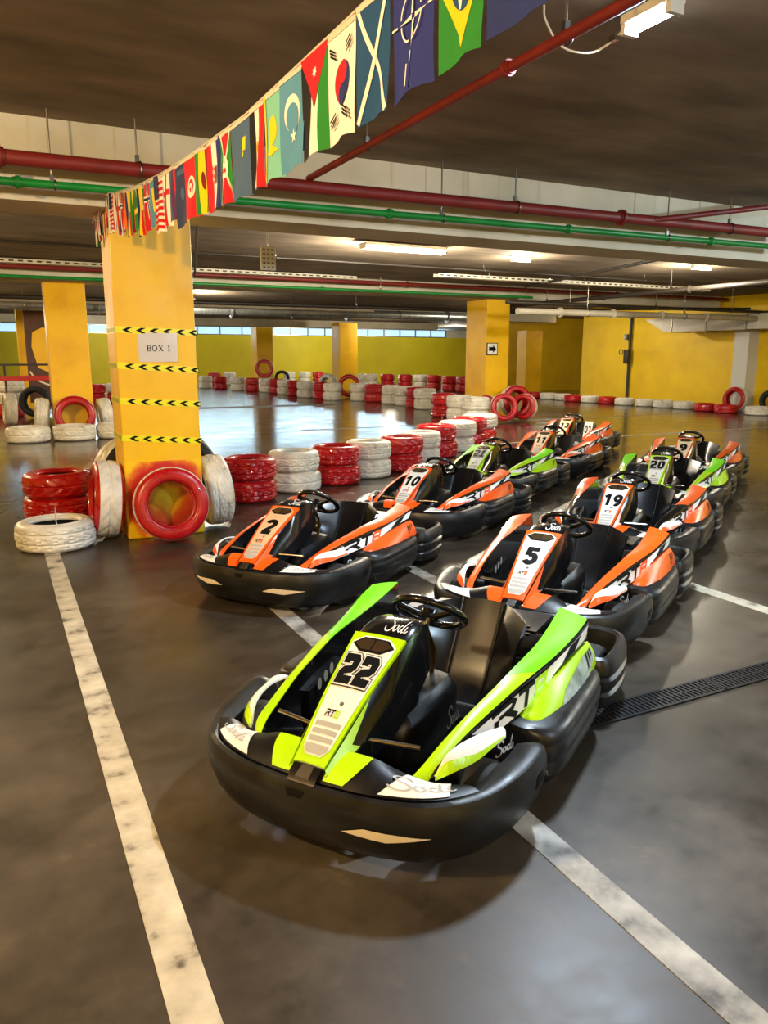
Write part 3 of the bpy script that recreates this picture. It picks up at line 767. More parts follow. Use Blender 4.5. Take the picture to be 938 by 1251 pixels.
def make_kart():
    root = empty('go_kart')
    # ---- floor pan, frame and running gear
    mb = MB(); out = [(.80, .17), (.70, .26), (.45, .30), (-.5, .30), (-.62, .25)]
    pts = out+[(x, -y) for x, y in reversed(out)]
    mb.loft([[V((x, y, z)) for x, y in pts] for z in (.042, .052)]); mb.build('floor_pan', 'black', root, 30)
    fr = MB()
    for s in (-1, 1):
        fr.tube(spl([(.84, s*.12, .07), (.6, s*.27, .07), (.2, s*.31, .07), (-.3, s*.33, .07), (-.82, s*.33, .07)], 16), .015, seg=10)
        fr.tube([(.25, s*.31, .07), (.25, s*.60, .12)], .013, seg=8); fr.tube([(-.35, s*.33, .07), (-.35, s*.60, .12)], .013, seg=8)
    for x in (.82, .3, -.2, -.82): fr.tube([(x, -.3+.16*(x > .8), .07), (x, .3-.16*(x > .8), .07)], .014, seg=10)
    fr.tube([(-.66, -.5, .13), (-.66, .5, .13)], .02, seg=12)
    fr.tube([(.55, -.46, .13), (.55, .46, .13)], .014, seg=10)
    fr.build('frame', 'steel', root, 50)
    # wheels
    for x, y, r, w in ((.555, .462, .135, .105), (.555, -.462, .135, .105), (-.68, .50, .135, .165), (-.68, -.50, .135, .165)):
        t = MB().lathe([(r*.58, -w*.46), (r*.80, -w*.5), (r*.93, -w*.44), (r, -w*.28), (r*1.005, 0), (r, w*.28), (r*.93, w*.44), (r*.80, w*.5), (r*.58, w*.46), (r*.56, 0)], 40, axis='Y', loop=True)
        o = t.build('wheel', 'black_tyre', root, 40, loc=(x, y, r+.003))
        h = MB().lathe([(0, -w*.2), (r*.3, -w*.2), (r*.56, -w*.44), (r*.6, -w*.47), (r*.6, w*.47), (r*.56, w*.44), (r*.3, w*.2), (0, w*.2)], 32, axis='Y')
        h.build('rim', 'steel', o, 40)
        MB().lathe([(0, w*.5), (.02, w*.5), (.024, w*.46), (.024, -w*.46), (.02, -w*.5), (0, -w*.5)], 16, axis='Y').build('hub', 'gold', o, 40)
    # ---- front bumper
    mb = MB(); secs = []
    N = 72
    for i in range(N+1):
        t = -1+2*i/N; p, n = lip_pt(t); a = abs(t)
        w = .040+.07*max(0, min(1, (a-.42)/.3)); rise = .02*max(0, a-.6)/.4
        e = max(0, (a-.93)/.07); sh = math.sqrt(max(.05, 1-e*e))
        prof = [(o, z+rise*(1 if z > .15 else .3)) for o, z in BPROF]
        prof += [(-w*.7-.03, .047), (-w-.02, .07), (-w-.012, .16), (-w-.006, .225+rise), (-w*.9, .262+rise), (-w*.5, .276+rise), (-.014, .279+rise)]
        oc, zc = -w/2, .16
        secs.append([p+n*(oc+(o-oc)*sh)+V((0, 0, zc+(z-zc)*(.6+.4*sh))) for o, z in prof])
    mb.loft(secs); fb = mb.build('front_bumper', 'bumper', root, 42)
    d = MB()
    for s in (-1, 1):
        q = [(s*.235, .50), (s*.31, .36), (s*.46, .37), (s*.60, .55), (s*.44, .62)] if 0 else [(s*.13, .53), (s*.20, .40), (s*.43, .46), (s*.27, .57)]
        d = MB(); d.poly(bumperS, [(s*.17, .50), (s*.225, .40), (s*.40, .45), (s*.28, .54)], 0, .002, .03, V((1, 0, 0)))
        d.build('reflector' if s > 0 else 'right_reflector', 'reflector', fb, 0)
    d = MB(); d.poly(bumperS, [(-.07, .10), (.03, .10), (.015, .22), (-.05, .22)], 0, .0015, .02, V((1, 0, 0)))
    for s in (-1, 1): d.poly(bumperS, [(s*.82, .28), (s*.88, .26), (s*.88, .42), (s*.82, .46)], 0, .0015, .02, V((.3, s, 0)))
    d.build('slot', 'print', fb, 0)
    # ---- deck between the bumper and the cockpit
    RE = [(.80, 0, .335), (.80, .10, .337), (.795, .185, .332), (.775, .27, .300), (.745, .36, .270), (.70, .44, .262)]
    FE = []
    for k in range(6):
        p, n = lip_pt(.075*k*1.55); q = p-n*.03; FE.append((q.x, q.y, .278))
    def deckS(u, v):  # u -1..1 across, v 0 front..1 rear
        a = abs(u); s = 1 if u >= 0 else -1
        A = cr([V(p) for p in FE], a); B = cr([V(p) for p in RE], a)
        p = A.lerp(B, v); p.z += .010*math.sin(pi*max(0, min(1, v))); return V((p.x, p.y*s, p.z))
    dk = MB().grid(deckS, 40, 8, th=.02, u0=-1, u1=1, hint=UP).build('nose_deck', 'black', root, 40)
    d = MB()
    for s in (-1, 1):
        d = MB(); d.poly(deckS, [(s*.15, .06), (s*.27, .05), (s*.39, .97), (s*.15, .97), (s*.13, .55)], 0, .003, .05, UP)
        d.poly(deckS, [(s*.43, .04), (s*.80, .05), (s*.93, .90), (s*.64, .92)], 1, .003, .05, UP)
        d.build('deck_stickers', ['green', 'sticker'], dk, 0)
    d = MB()
    for s in (-1, 1):
        d = MB(); scribble(d, deckS, lambda x, y, s=s: ((s*.69)+x*.155, .42+y*.24) if s > 0 else (-.70+x*.13, .46+y*.26), .034, 0, .005, UP)
        d.build('deck_lettering', 'grey', dk, 0)
    b = MB(); b.loft([[V((.885, -.055, .318)), V((.885, .055, .318)), V((.885, .05, .29)), V((.885, -.05, .29))], [V((.925, -.05, .300)), V((.925, .05, .300)), V((.925, .05, .28)), V((.925, -.05, .28))], [V((.952, -.052, .276)), V((.952, .052, .276)), V((.952, .05, .266)), V((.952, -.05, .266))]])
    b.build('nose_cap', 'gloss_black', root, 30)
    bd = MB().loft([[V((.905, -.022, .313)), V((.905, .022, .313)), V((.905, .022, .30)), V((.905, -.022, .30))], [V((.943, -.026, .2915)), V((.943, .026, .2915)), V((.943, .026, .28)), V((.943, -.026, .28))]])
    bd.build('nose_badge', 'steel', root, 0)
    # ---- front fairing: hood, tank cover, steering column cover
    mb = MB()
    #        x     z    hw   zlow hwlow
    st = [(.900, .318, .060, .285, .075), (.80, .386, .069, .28, .105), (.665, .468, .080, .27, .125), (.54, .538, .092, .30, .135), (.437, .590, .103, .33, .135), (.36, .618, .104, .36, .130), (.29, .628, .100, .39, .125), (.225, .618, .092, .42, .115), (.185, .590, .084, .44, .10), (.17, .545, .078, .46, .09)]
    secs = []
    for x, z, hw, zl, hl in st:
        z -= .012
        secs.append([V((x, -hw*.3, z+.001)), V((x, -hw*.85, z-.002)), V((x, -hw, z-.012)), V((x+.01, -(hw+hl)/2-.004, (z*.45+zl*.55))), V((x+.01, -hl, zl)), V((x+.01, hl, zl)), V((x+.01, (hw+hl)/2+.004, (z*.45+zl*.55))), V((x, hw, z-.012)), V((x, hw*.85, z-.002)), V((x, hw*.3, z+.001))])
    mb.loft(secs); ff = mb.build('front_fairing', 'gloss_black', root, 38)
    # coloured flanks at the foot of the fairing
    for s in (-1, 1):
        A = [V((.905, s*.061, .31)), V((.80, s*.071, .372)), (V((.62, s*.085, .478)))]
        B = [V((.905, s*.078, .28)), V((.80, s*.112, .30)), (V((.60, s*.138, .37)))]
        S = lambda u, v: cr(A, u).lerp(cr(B, u), v)
        MB().poly(S, [(0, 0), (.5, 0), (.92, -.02), (.55, .40), (.62, .70), (.36, .62), (0, 1)], 0, .006, .08, V((0, s, .3))).build('fairing_flank', 'green', ff, 0)
    # number panel
    npn = MB().grid(panelS, 8, 16, th=.014, u0=-1.03, u1=1.03, v0=-.02, v1=1.03, hint=PANEL_H).build('number_panel', 'green', root, 40)
    d = MB(); outl = [(-.80, .085), (-.5, .03), (.5, .03), (.80, .085), (.88, .5), (.91, .935), (.5, 1.0), (-.5, 1.0), (-.91, .935), (-.88, .5)]
    d.poly(panelS, outl, 0, .002, .06, PANEL_H)
    for k in range(4):
        v0 = .07+k*.052; w = .70-.0*k
        pl = [(-w, v0), (w, v0), (w, v0+.034), (-w, v0+.034)]
        if k == 0: pl = [(-w*.6, v0-.03), (w*.6, v0-.03), (w, v0), (w, v0+.034), (-w, v0+.034), (-w, v0)]
        d.poly(panelS, pl, 1, .003, .1, PANEL_H)
    d.build('panel_sticker', ['sticker', 'grey'], npn, 0)
    d = MB(); d.poly(panelS, [(-.86, .92), (-.5, .985), (.5, .985), (.86, .92), (.45, .845), (-.45, .845)], 0, .003, .06, PANEL_H)
    d.poly(panelS, [(-.74, .92), (-.46, .968), (-.03, .968), (-.03, .865), (-.40, .865)], 1, .0045, .06, PANEL_H)
    d.poly(panelS, [(.74, .92), (.46, .968), (.03, .968), (.03, .865), (.40, .865)], 1, .0045, .06, PANEL_H)
    d.build('panel_window', ['print', 'vent'], npn, 0)
    d = MB()
    place_logo(d, panelS, lambda x, y: (-.05+x*.20, .292+y*.052), .004, PANEL_H, 1)
    d.build('panel_logo', ['print', 'green'], npn, 0)
    sc = V(panelS(.12, .40)); s_ = MB().lathe([(0, .004), (.004, .004), (.0075, .002), (.0085, 0)], 16, c=(0, 0, 0))
    s_.v = [tuple(sc+PANEL_H*.001+Matrix.Rotation(R(30), 3, 'Y') @ V(p)) for p in s_.v]; s_.build('screw', 'darkgrey', npn, 40)
    # hood lettering
    hoodS = lambda u, v: V((.385-v*.15, u*.105, .604+.012*math.sin(v*2.2)+(.006 if v < .8 else -.005)))
    A = [V(p) for p in [(.437, 0, .590), (.36, 0, .618), (.29, 0, .628), (.225, 0, .618)]]
    hoodS = lambda u, v: (lambda p: V((p.x, u*.1, p.z-.0105-.002*u*u)))(cr(A, v))
    d = MB(); scribble(d, hoodS, lambda x, y: (.40+x*.36, .45+y*.26), .034, 0, .003, UP)
    d.build('hood_lettering', 'sticker', ff, 0)
    # tank cover below the wheel
    mb = MB(); secs = []
    for x, hw, z in ((.47, .10, .25), (.42, .145, .305), (.25, .165, .335), (.12, .165, .345), (.06, .155, .335), (.035, .135, .30)):
        secs.append([V((x, -hw, .06)), V((x, hw, .06)), V((x, hw, z-.05)), V((x, hw-.035, z-.006)), V((x, hw*.3, z+.004)), V((x, -hw*.3, z+.004)), V((x, -hw+.035, z-.006)), V((x, -hw, z-.05))])
    tk = mb.loft(secs).build('fuel_tank_cover', 'black', root, 40)
    d = MB(); tS = lambda u, v: V((.30-u*.30, .166, .08+v*.22))
    scribble(d, tS, lambda x, y: (.62+x*.16, .5+y*.22), .045, 0, .002, V((0, 1, 0))); d.build('tank_lettering', 'grey', tk, 0)
    MB().lathe([(0, .03), (.03, .03), (.034, .024), (.034, 0)], 20, c=(.03, -.09, .342)).build('filler_cap', 'steel', tk, 40)
    # steering
    n = V((-.62, 0, .78)).normalized(); u = V((0, 1, 0)); w = n.cross(u).normalized(); c0 = V((-.01, 0, .552)); rr = .148
    ring = [c0+u*math.cos(a)*rr+w*math.sin(a)*rr*(1 if math.sin(a) > -.5 else 1) for a in [2*pi*k/44 for k in range(44)]]
    sw = MB().tube(ring, .0165, seg=12, loop=True).build('steering_wheel', 'gloss_black', root, 60)
    sp = MB()
    for a in (90, 205, 335):
        dv = u*math.cos(R(a))+w*math.sin(R(a)); sp.tube([c0-n*.02+dv*.02, c0-n*.012+dv*.08, c0+dv*(rr-.006)], [.016, .013, .011], seg=8)
    sp.tube([c0-n*.035, c0+n*.005], .04, seg=18); sp.build('spokes', 'gloss_black', sw, 50)
    MB().tube([c0-n*.03, c0-n*.16, V((.45, 0, .2))], .012, seg=10).build('steering_column', 'steel', root, 50)
    br = MB()
    for s in (-1, 1): br.tube([(.19, s*.075, .56), (.13, s*.08, .46), (.10, s*.06, .34)], .011, seg=8)
    br.box((.12, .03, .40), (.08, .09, .05), rot=Matrix.Rotation(R(20), 3, 'Y'), bev=.006); br.build('column_bracket', 'gold', root, 40)
    # pedals
    for s in (-1, 1):
        pd = MB().tube([(.70, s*.115, .335), (.67, s*.285, .335)], .0085, seg=10)
        o = pd.build('pedal', 'chrome', root, 50)
        MB().tube([(.70, s*.115, .335), (.68, s*.11, .2), (.62, s*.12, .07)], .007, seg=8).build('pedal_arm', 'steel', o, 50)
    # ---- seat
    prof = [V(p) for p in [(.03, 0, .120), (-.04, 0, .095), (-.13, 0, .075), (-.22, 0, .085), (-.295, 0, .145), (-.36, 0, .235), (-.435, 0, .345), (-.515, 0, .470)]]
    def seatS(a, t):
        p = cr(prof, t); f = max(0, min(1, t)); hw = .205+.075*f
        b = max(0, (f-.45)/.55); e = abs(a); k = max(0, e-.36)/.64
        side = .14*(1-b)*min(1, f*2.2+.25); fwd = .17*min(1, b*1.6)
        y = a*hw-(.02*k if a > 0 else -.02*k)
        bow = -.012*math.cos(min(1, e/.36)*pi/2)*b
        return V((p.x+fwd*k**1.2+bow-.03*k*(1-b), y+.045, p.z+side*k**1.3-.02*k*b))
    st_ = MB().grid(seatS, 34, 26, th=.014, u0=-1, u1=1, hint=V((.6, 0, .8))).build('seat', 'seat', root, 45)
    rb = MB()
    for s in (-1, 1): rb.tube([seatS(s*.37, t/14)+V((.004, 0, .003)) for t in range(7, 15)], .005, seg=6)
    rb.build('seat_rib', 'seat', st_, 60)
    bm_ = MB()
    for s in (-1, 1):
        for zz in (.44, .475): bm_.box((-.375, .045+s*.262, zz-.05), (.012, .02, .012))
    bm_.build('seat_bolts', 'chrome', st_, 0)
    # engine behind the seat (driver's right) and exhaust (left)
    e = MB().box((-.62, -.30, .18), (.26, .24, .20), bev=.02)
    for k in range(7): e.box((-.62, -.30, .29+k*.012), (.2-.008*k, .2-.006*k, .005))
    e.build('engine', 'darkgrey', root, 30)
    MB().tube(spl([(-.6, -.2, .2), (-.74, -.1, .2), (-.78, .1, .2), (-.75, .3, .22)], 12), .04, seg=12).build('exhaust', 'darkgrey', root, 50)
    MB().loft([[V((x, y, z)) for x, y in ((-.53, -.3), (-.53, .3), (-.8, .3), (-.8, -.3))] for z in (.335, .35)]).build('engine_cover', 'black', root, 30)
    # ---- side structures
    for s in (1, -1):
        nm = 'side_fairing'
        ri, ro, rw_ = [[V(p) for p in q] for q in (RI, RO, RW)]
        secs = []; NS = 30
        for i in range(NS+1):
            t = i/NS; a, b, c = cr(ri, t), cr(ro, t), cr(rw_, t)
            zi = .10+.10*t
            secs.append([sy(p, s) for p in (V((a.x-.01, a.y-.012, zi)), V((a.x, a.y-.003, a.z*.6+zi*.4)), a+V((0, 0, -.004)), a.lerp(b, .5)+V((0, 0, .001)), b+V((0, 0, -.002)), b.lerp(c, .5), c, V((c.x, c.y-.03, c.z-.05)), V((a.x-.01, a.y+.02, zi)))])
        sf = MB().loft(secs).build(nm, 'gloss_black', root, 40)
        topS = ruled(RI, RO, s, .006, UP); H1 = V((0, .25*s, 1))
        rl = MB().grid(topS, 34, 5, th=.006, u0=.0, u1=.575, v0=.02, v1=.94, hint=H1); rl.build('rail_front_panel', 'green', sf, 40)
        rl = MB().grid(topS, 18, 5, th=.006, u0=.578, u1=1.0, v0=.02, v1=.94, hint=H1); rl.build('rail_rear_panel', 'green2', sf, 40)
        # white side strip with lettering
        sideS = ruled(RO, RW, s); H2 = V((0, s, .6)); d = MB()
        d.poly(sideS, [(.30, .18), (.985, .16), (.975, .80), (.72, .86), (.50, .95), (.405, .93)], 0, .003, .05, H2)
        d.poly(sideS, [(.80, .18), (.885, .18), (.86, .84), (.775, .86)], 1, .0045, .05, H2)
        d.build('side_sticker', ['sticker', 'print'], sf, 0)
        d = MB(); du = 1
        if s > 0: place_logo(d, sideS, lambda x, y: (.525+x*.068, .90-y*.72), .0045, H2, 1)
        else: place_logo(d, sideS, lambda x, y: (.525-x*.068, .90-y*.72), .0045, H2, 1)
        d.build('side_logo', ['print', 'green'], sf, 0)
        # fender teardrop over the front wheel
        tS = ruled(TU, TL, s, .010, V((0, .5, .86))); H3 = V((0, s*.6, .8))
        td = MB().grid(tS, 20, 6, th=.008, hint=H3).build('wheel_fender', 'sticker', root, 40)
        d = MB(); d.poly(tS, [(.0, .0), (.36, .52), (.62, .74), (.98, .86), (.98, 1.0), (.0, 1.0)], 0, .002, .08, H3)
        d.build('fender_accent', 'green', td, 0)
        # rear pod
        podS = ruled(PT if s > 0 else [(a, b-.012, c-.045) for a, b, c in PT], PB if s > 0 else [(a, b-.02, c-.03) for a, b, c in PB], s, .010, V((0, .8, .6))); H4 = V((0, s, .5))
        secs = []; 
        for i in range(25):
            t = i/24; q = [podS(t, k/6) for k in range(7)]
            b = q[-1]; a = q[0]
            secs.append(q+[V((b.x, b.y-.05*s, b.z-.03)), V((a.x, a.y-.06*s, a.z-.03))])
        pd = MB().loft(secs).build('rear_pod', 'green', root, 40)
        d = MB()
        d.poly(podS, [(.52, .42), (.80, .20), (.97, .22), (.96, .60), (.78, .86), (.52, .95), (.36, .93), (.40, .70)], 0, .002, .05, H4)
        for k in range(3): d.poly(podS, [(.80+k*.055, .66-k*.10), (.825+k*.055, .64-k*.10), (.865+k*.045, .22), (.84+k*.045, .22)], 1, .0035, .05, H4)
        d.build('pod_sticker', ['scuff', 'print'], pd, 0)
        # side bumper
        secs = []; xs = [.27, .25, .20, .10, -.1, -.3, -.40, -.45, -.47]
        for i in range(33):
            t = i/32; x = .275-.745*t; e = min(1, math.sqrt(max(.02, 1-abs(2*t-1)**6)))
            o = .10*(1-e)
            pr_ = [(.44, .06), (.56, .05), (.615, .065), (.640, .10), (.646, .135), (.640, .148), (.640, .156), (.648, .168), (.650, .205), (.643, .217), (.643, .224), (.646, .236), (.636, .262), (.605, .282), (.52, .29), (.44, .285)]
            secs.append([V((x, s*(y-o*(y > .5)-.02*max(0, (t-.0)*.0)), z)) for y, z in pr_])
        sb = MB().loft(secs).build('side_bumper', 'bumper', root, 40)
        d = MB(); bS = lambda u, v: V((.2-u*.3, s*.46, .18+v*.1))
        lwS = lambda u, v: V((.36-u*.25, s*(.492+.04*u), .20+v*.1))
        lw = MB().loft([[V((x, s*y, z)) for x, y, z in q] for q in ([(.40, .33, .10), (.40, .440, .16), (.40, .435, .275), (.40, .34, .29)], [(.25, .33, .10), (.25, .478, .16), (.25, .462, .275), (.25, .35, .30)], [(.05, .33, .10), (.05, .51, .16), (.05, .49, .28), (.05, .36, .30)])]).build('lower_side_panel', 'black', root, 0)
        S5 = lambda u, v: V((.39-u*.14, s*(.4405+.0365*u), .185+v*.09))
        scribble(d, S5, lambda x, y: (.5+(x if s > 0 else -x)*.33, .45+y*.33), .06, 0, .004, V((0, s, 0)))
        d.build('lower_lettering', 'sticker', lw, 0)
        # decals on the inner face of the fairing
        inS = lambda u, v: V((.42-u*.3, s*(.336+.012*u), .2+v*.16)); d = MB()
        H5 = V((0, -s, 0))
        for k in range(3 if s < 0 else 0):
            vs = [(.30+k*.16+.05*math.cos(a), .6+k*.10+.16*math.sin(a)) for a in [2*pi*j/14 for j in range(14)]]
            d.poly(inS, vs, 0, .006, .1, H5)
        if s < 0: d.build('inner_sticker', 'grey', sf, 0)
    # ---- rear bumper, one wrap-around piece
    half = [V(p) for p in [(-.56, .43, 0), (-.50, .50, 0), (-.485, .59, 0), (-.52, .645, 0), (-.62, .662, 0), (-.76, .662, 0), (-.88, .64, 0), (-.945, .57, 0), (-.965, .45, 0), (-.97, .22, 0), (-.97, 0, 0)]]
    L = [cr(half, k/40) for k in range(41)]; path = L+[V((p.x, -p.y, 0)) for p in reversed(L[:-1])]
    secs = []
    for i, p in enumerate(path):
        t = path[min(i+1, len(path)-1)]-path[max(i-1, 0)]; n = V((-t.y, t.x, 0)).normalized()
        if n.dot(p-V((-.68, 0, 0))) < 0 and abs(p.y) > .56: n = -n
        elif abs(p.y) <= .56 and p.x < -.8 and n.x > 0: n = -n
        elif abs(p.y) <= .56 and p.x > -.8 and n.x < 0: n = -n
        pr_ = [(-.05, .06), (-.012, .052), (.0, .075), (.004, .11), (-.008, .122), (-.008, .13), (.004, .142), (.006, .18), (-.007, .192), (-.007, .20), (.004, .212), (.002, .25), (-.012, .278), (-.032, .285), (-.048, .272), (-.052, .24)]
        secs.append([p+n*o+V((0, 0, z)) for o, z in pr_])
    MB().loft(secs).build('rear_bumper', 'bumper', root, 42)
    return root

# lettering helpers -------------------------------------------------
SCR = [spl([(.36, .78), (.26, .98), (.04, .96), (-.04, .74), (.14, .54), (.26, .30), (.12, .03), (-.12, .05), (-.20, .24)], 22),
       spl([(.46, .44), (.36, .40), (.32, .20), (.42, .06), (.53, .18), (.52, .38), (.46, .44)], 14),
       spl([(.82, .40), (.70, .42), (.64, .20), (.74, .06), (.84, .22), (.98, .98)], 14)+spl([(.98, .98), (.88, .3), (.92, .06), (1.02, .10)], 10)[1:],
       spl([(1.06, .42), (1.07, .12), (1.14, .06), (1.22, .18)], 8), [(1.13, .58), (1.16, .66)]]
def scribble(d, S, f, w, mi, off, hint):
    for pl in SCR:
        P = [(x-.55, y-.5) for x, y in [(p[0], p[1]) for p in pl]]
        vs, fs = ribbon_faces([(x*1.8, y*1.8) for x, y in P], w*3.2)
        d.lay(S, [f(x, y) for x, y in vs], fs, mi, off, hint)
def place_logo(d, S, f, off, hint, colour_mi):
    """the angular two letters and numeral of the model badge; x about -2..2, y 0..1"""
    Rr = [[(-1.95, .02), (-1.72, .62), (-1.72, 1.0)][0:0]]
    strokes = [([(-1.9, .95), (-.95, .95), (-.8, .80), (-.95, .55), (-1.6, .55)], .22, 0), ([(-1.25, .55), (-.72, .0)], .26, 0), ([(-1.72, .55), (-1.85, .0)], .24, 0),
               ([(-.6, .93), (.55, .93)], .24, 0), ([(-.02, .93), (-.10, .0)], .26, 0),
               ([(.75, .92), (1.6, .92), (1.6, .10), (.72, .10), (.75, .92)], .24, colour_mi), ([(.8, .52), (1.6, .52)], .22, colour_mi)]
    for pl, w, mi in strokes:
        pl2 = []
        for a, b in zip(pl[:-1], pl[1:]):
            for k in range(4): pl2.append((a[0]+(b[0]-a[0])*k/4, a[1]+(b[1]-a[1])*k/4))
        pl2.append(pl[-1])
        vs, fs = ribbon_faces(pl2, w); d.lay(S, [f(x, y) for x, y in vs], fs, mi, off, hint)

BLOCK = {'2': [(0, 1), (.78, 1), (1, .80), (1, .52), (.82, .36), (.42, .30), (.42, .26), (1, .26), (1, 0), (0, 0), (0, .38), (.18, .54), (.58, .60), (.58, .74), (.42, .74), (.42, .66), (0, .66)],
         '0': [(.22, 1), (.78, 1), (1, .8), (1, .2), (.78, 0), (.22, 0), (0, .2), (0, .8)],
         '1': [(.05, .82), (.3, 1), (.72, 1), (.72, .24), (.95, .24), (.95, 0), (.05, 0), (.05, .24), (.3, .24), (.3, .74), (.05, .7)]}
def grow(poly, d):
    P = [V((x, y)) for x, y in poly]; n = len(P); out = []
    ar = sum(P[i].x*P[(i+1) % n].y-P[(i+1) % n].x*P[i].y for i in range(n)); sg = 1 if ar > 0 else -1
    for i in range(n):
        a = (P[i]-P[i-1]).normalized(); b = (P[(i+1) % n]-P[i]).normalized(); na = V((a.y, -a.x))*sg; nb = V((b.y, -b.x))*sg
        m = (na+nb); m = m.normalized()/max(.5, m.normalized().dot(na)) if m.length > 1e-6 else na
        out.append(tuple(P[i]+m*d))
    return out
ell = lambda cx, cy, rx, ry, a0, a1, n=22: [(cx+rx*math.cos(R(a0+(a1-a0)*k/n)), cy+ry*math.sin(R(a0+(a1-a0)*k/n))) for k in range(n+1)]
DIGIT = {'0': [ell(.31, .5, .22, .40, 0, 360, 36)], '1': [[(.06, .74), (.36, .92)], [(.36, 1), (.36, 0)]],
         '2': [ell(.31, .68, .22, .22, 165, -35, 20)+[(.10, .12)], [(.03, .10), (.60, .10)]],
         '3': [ell(.29, .70, .20, .20, 160, -80, 20), ell(.30, .29, .22, .21, 85, -160, 22)],
         '5': [[(.55, .90), (.15, .90), (.13, .50)], ell(.30, .33, .22, .23, 130, -155, 24)],
         '9': [ell(.31, .67, .21, .23, 0, 360, 30), [(.52, .70), (.52, .45)]+ell(.30, .42, .22, .32, 0, -120, 16)]}
def number_mesh(txt, block):
    d = MB(); W = .62; n = len(txt)
    if block:
        cw = .165/2 if 0 else .82
        for i, ch in enumerate(txt):
            x0 = (i-n/2)*cw+.02; f = lambda p: (x0+p[0]*(cw-.06), .50+p[1]*.27+(.02 if 0 else 0))
            g0 = [(x*.8, y) for x, y in BLOCK[ch]]
            for dd, mi, off in ((.075, 0, .004), (.045, 1, .005), (0, 0, .006)):
                hole = [[(.8*.42, .26), (.8*.58, .26), (.8*.58, .74), (.8*.42, .74)]] if ch == '0' and mi == 0 and dd == 0 else []
                pg = [(x0+x/.8*(cw-.10), .545+y*.265) for x, y in grow(g0, dd)]
                hl = [[(x0+x/.8*(cw-.10), .545+y*.265) for x, y in h] for h in hole]
                d.poly(panelS, pg, mi, off, .08, PANEL_H, hl)
    else:
        kx = 1.55 if n == 1 else 1.2; adv = .74
        for i, ch in enumerate(txt):
            for j, pl in enumerate(DIGIT[ch]):
                vs, fs = ribbon_faces(pl, .26); x0 = (i-n/2)*adv+.06
                d.lay(panelS, [((x0+x)*kx, .45+y*.27) for x, y in vs], fs, 0, .004+.0004*j, PANEL_H)
    return d

scan_kids()
k0 = make_kart(); scan_kids()
karts = [('22', 1.536, 2.621, -145.4, 'g', 'lime green go-kart number 22 at the front of the right row'),
         ('5', 3.164, 3.696, -147.5, 'o', 'orange go-kart number 5 right behind the front green one'),
         ('19', 4.80, 4.80, -147.0, 'o', 'orange go-kart number 19, third in the right row'),
         ('20', 6.48, 5.98, -145.5, 'g', 'lime green go-kart number 20, fourth in the right row'),
         ('9', 8.13, 7.12, -146.5, 'o', 'scuffed orange go-kart at the back of the right row'),
         ('2', 2.049, 5.141, -142.5, 'o', 'orange go-kart number 2 with a tan panel, front of the left row'),
         ('10', 3.836, 6.353, -145.7, 'o', 'orange go-kart number 10, second in the left row'),
         ('21', 5.383, 7.582, -146, 'g', 'lime green go-kart number 21, third in the left row'),
         ('11', 7.096, 8.642, -145.1, 'o', 'orange go-kart number 11, fourth in the left row'),
         ('13', 8.87, 10.3, -143.8, 'o', 'orange go-kart number 13 at the back of the left row')]
PAINTED = {'deck_stickers': (0,), 'fairing_flank': (0,), 'number_panel': (0,), 'panel_logo': (1,), 'rail_front_panel': (0,), 'rail_rear_panel': (0,), 'side_logo': (1,), 'fender_accent': (0,), 'rear_pod': (0,)}
def base(o): return o.name.split('.')[0]
roots = [k0]+[None]*9
for i in range(1, 10): roots[i] = copy_tree(k0)
for (num, x, y, a, colour, label), r in zip(karts, roots):
    r.location = (x, y, 0); r.rotation_euler = (0, 0, R(a)); tag(r, label, 'go-kart', 'go-karts parked in two rows')
    allp = [(c, None) for c in KIDS[r.name]]+[(g, c) for c in KIDS[r.name] for g in KIDS.get(c.name, [])]
    pnl = None; dead = []
    for o, p in allp:
        b = base(o)
        if b == 'number_panel': pnl = o
        if colour == 'o' and b in PAINTED:
            mm = 'orange_dull' if num == '9' and b in ('rear_pod', 'rail_rear_panel') else 'orange'
            for sl in PAINTED[b]:
                s = o.material_slots[sl]; s.link = 'OBJECT'; s.material = M[mm]
        if num == '19' and b == 'rail_front_panel': paint(o, ['gloss_black'])
        if num == '22' and b == 'right_reflector': dead.append(o)
        if num != '22' and b == 'pod_sticker': s = o.material_slots[0]; s.link = 'OBJECT'; s.material = M['orange' if colour == 'o' else 'green']
        if b == 'panel_sticker':
            st = {'2': 'sticker_tan', '11': 'sticker_cream', '13': 'sticker_cream', '9': 'sticker_cream'}.get(num)
            if st: s = o.material_slots[0]; s.link = 'OBJECT'; s.material = M[st]
    for o in dead: bpy.data.objects.remove(o)
    d = number_mesh(num, colour == 'g')
    o = d.build('race_number', ['print', 'sticker'], pnl, 0, recalc=False); tag(o, 'black race number '+num if num != '9' else 'faded black race number')
# loose number plate resting on the seat of the last kart of the left row
r = roots[9]
S = lambda u, v: V((-.26-.14*v, .18+u*.8, .22+v*.27))
d = MB().grid(S, 2, 2, th=.006, u0=-.09, u1=.09, hint=V((1, 0, .3))); o = d.build('seat_plate', 'sticker', r, 0)
tag(o, 'white number plate standing on the seat')
c = MB()
for i, ch in enumerate('01'):
    for j, pl in enumerate(DIGIT[ch]):
        vs, fs = ribbon_faces(pl, .2); c.lay(S, [(-.075+i*.08+x*.11, .25+.5*y) for x, y in vs], fs, 0, .002+.0004*j, V((1, 0, .3)))
c.build('race_number', 'print', o, 0, recalc=False)
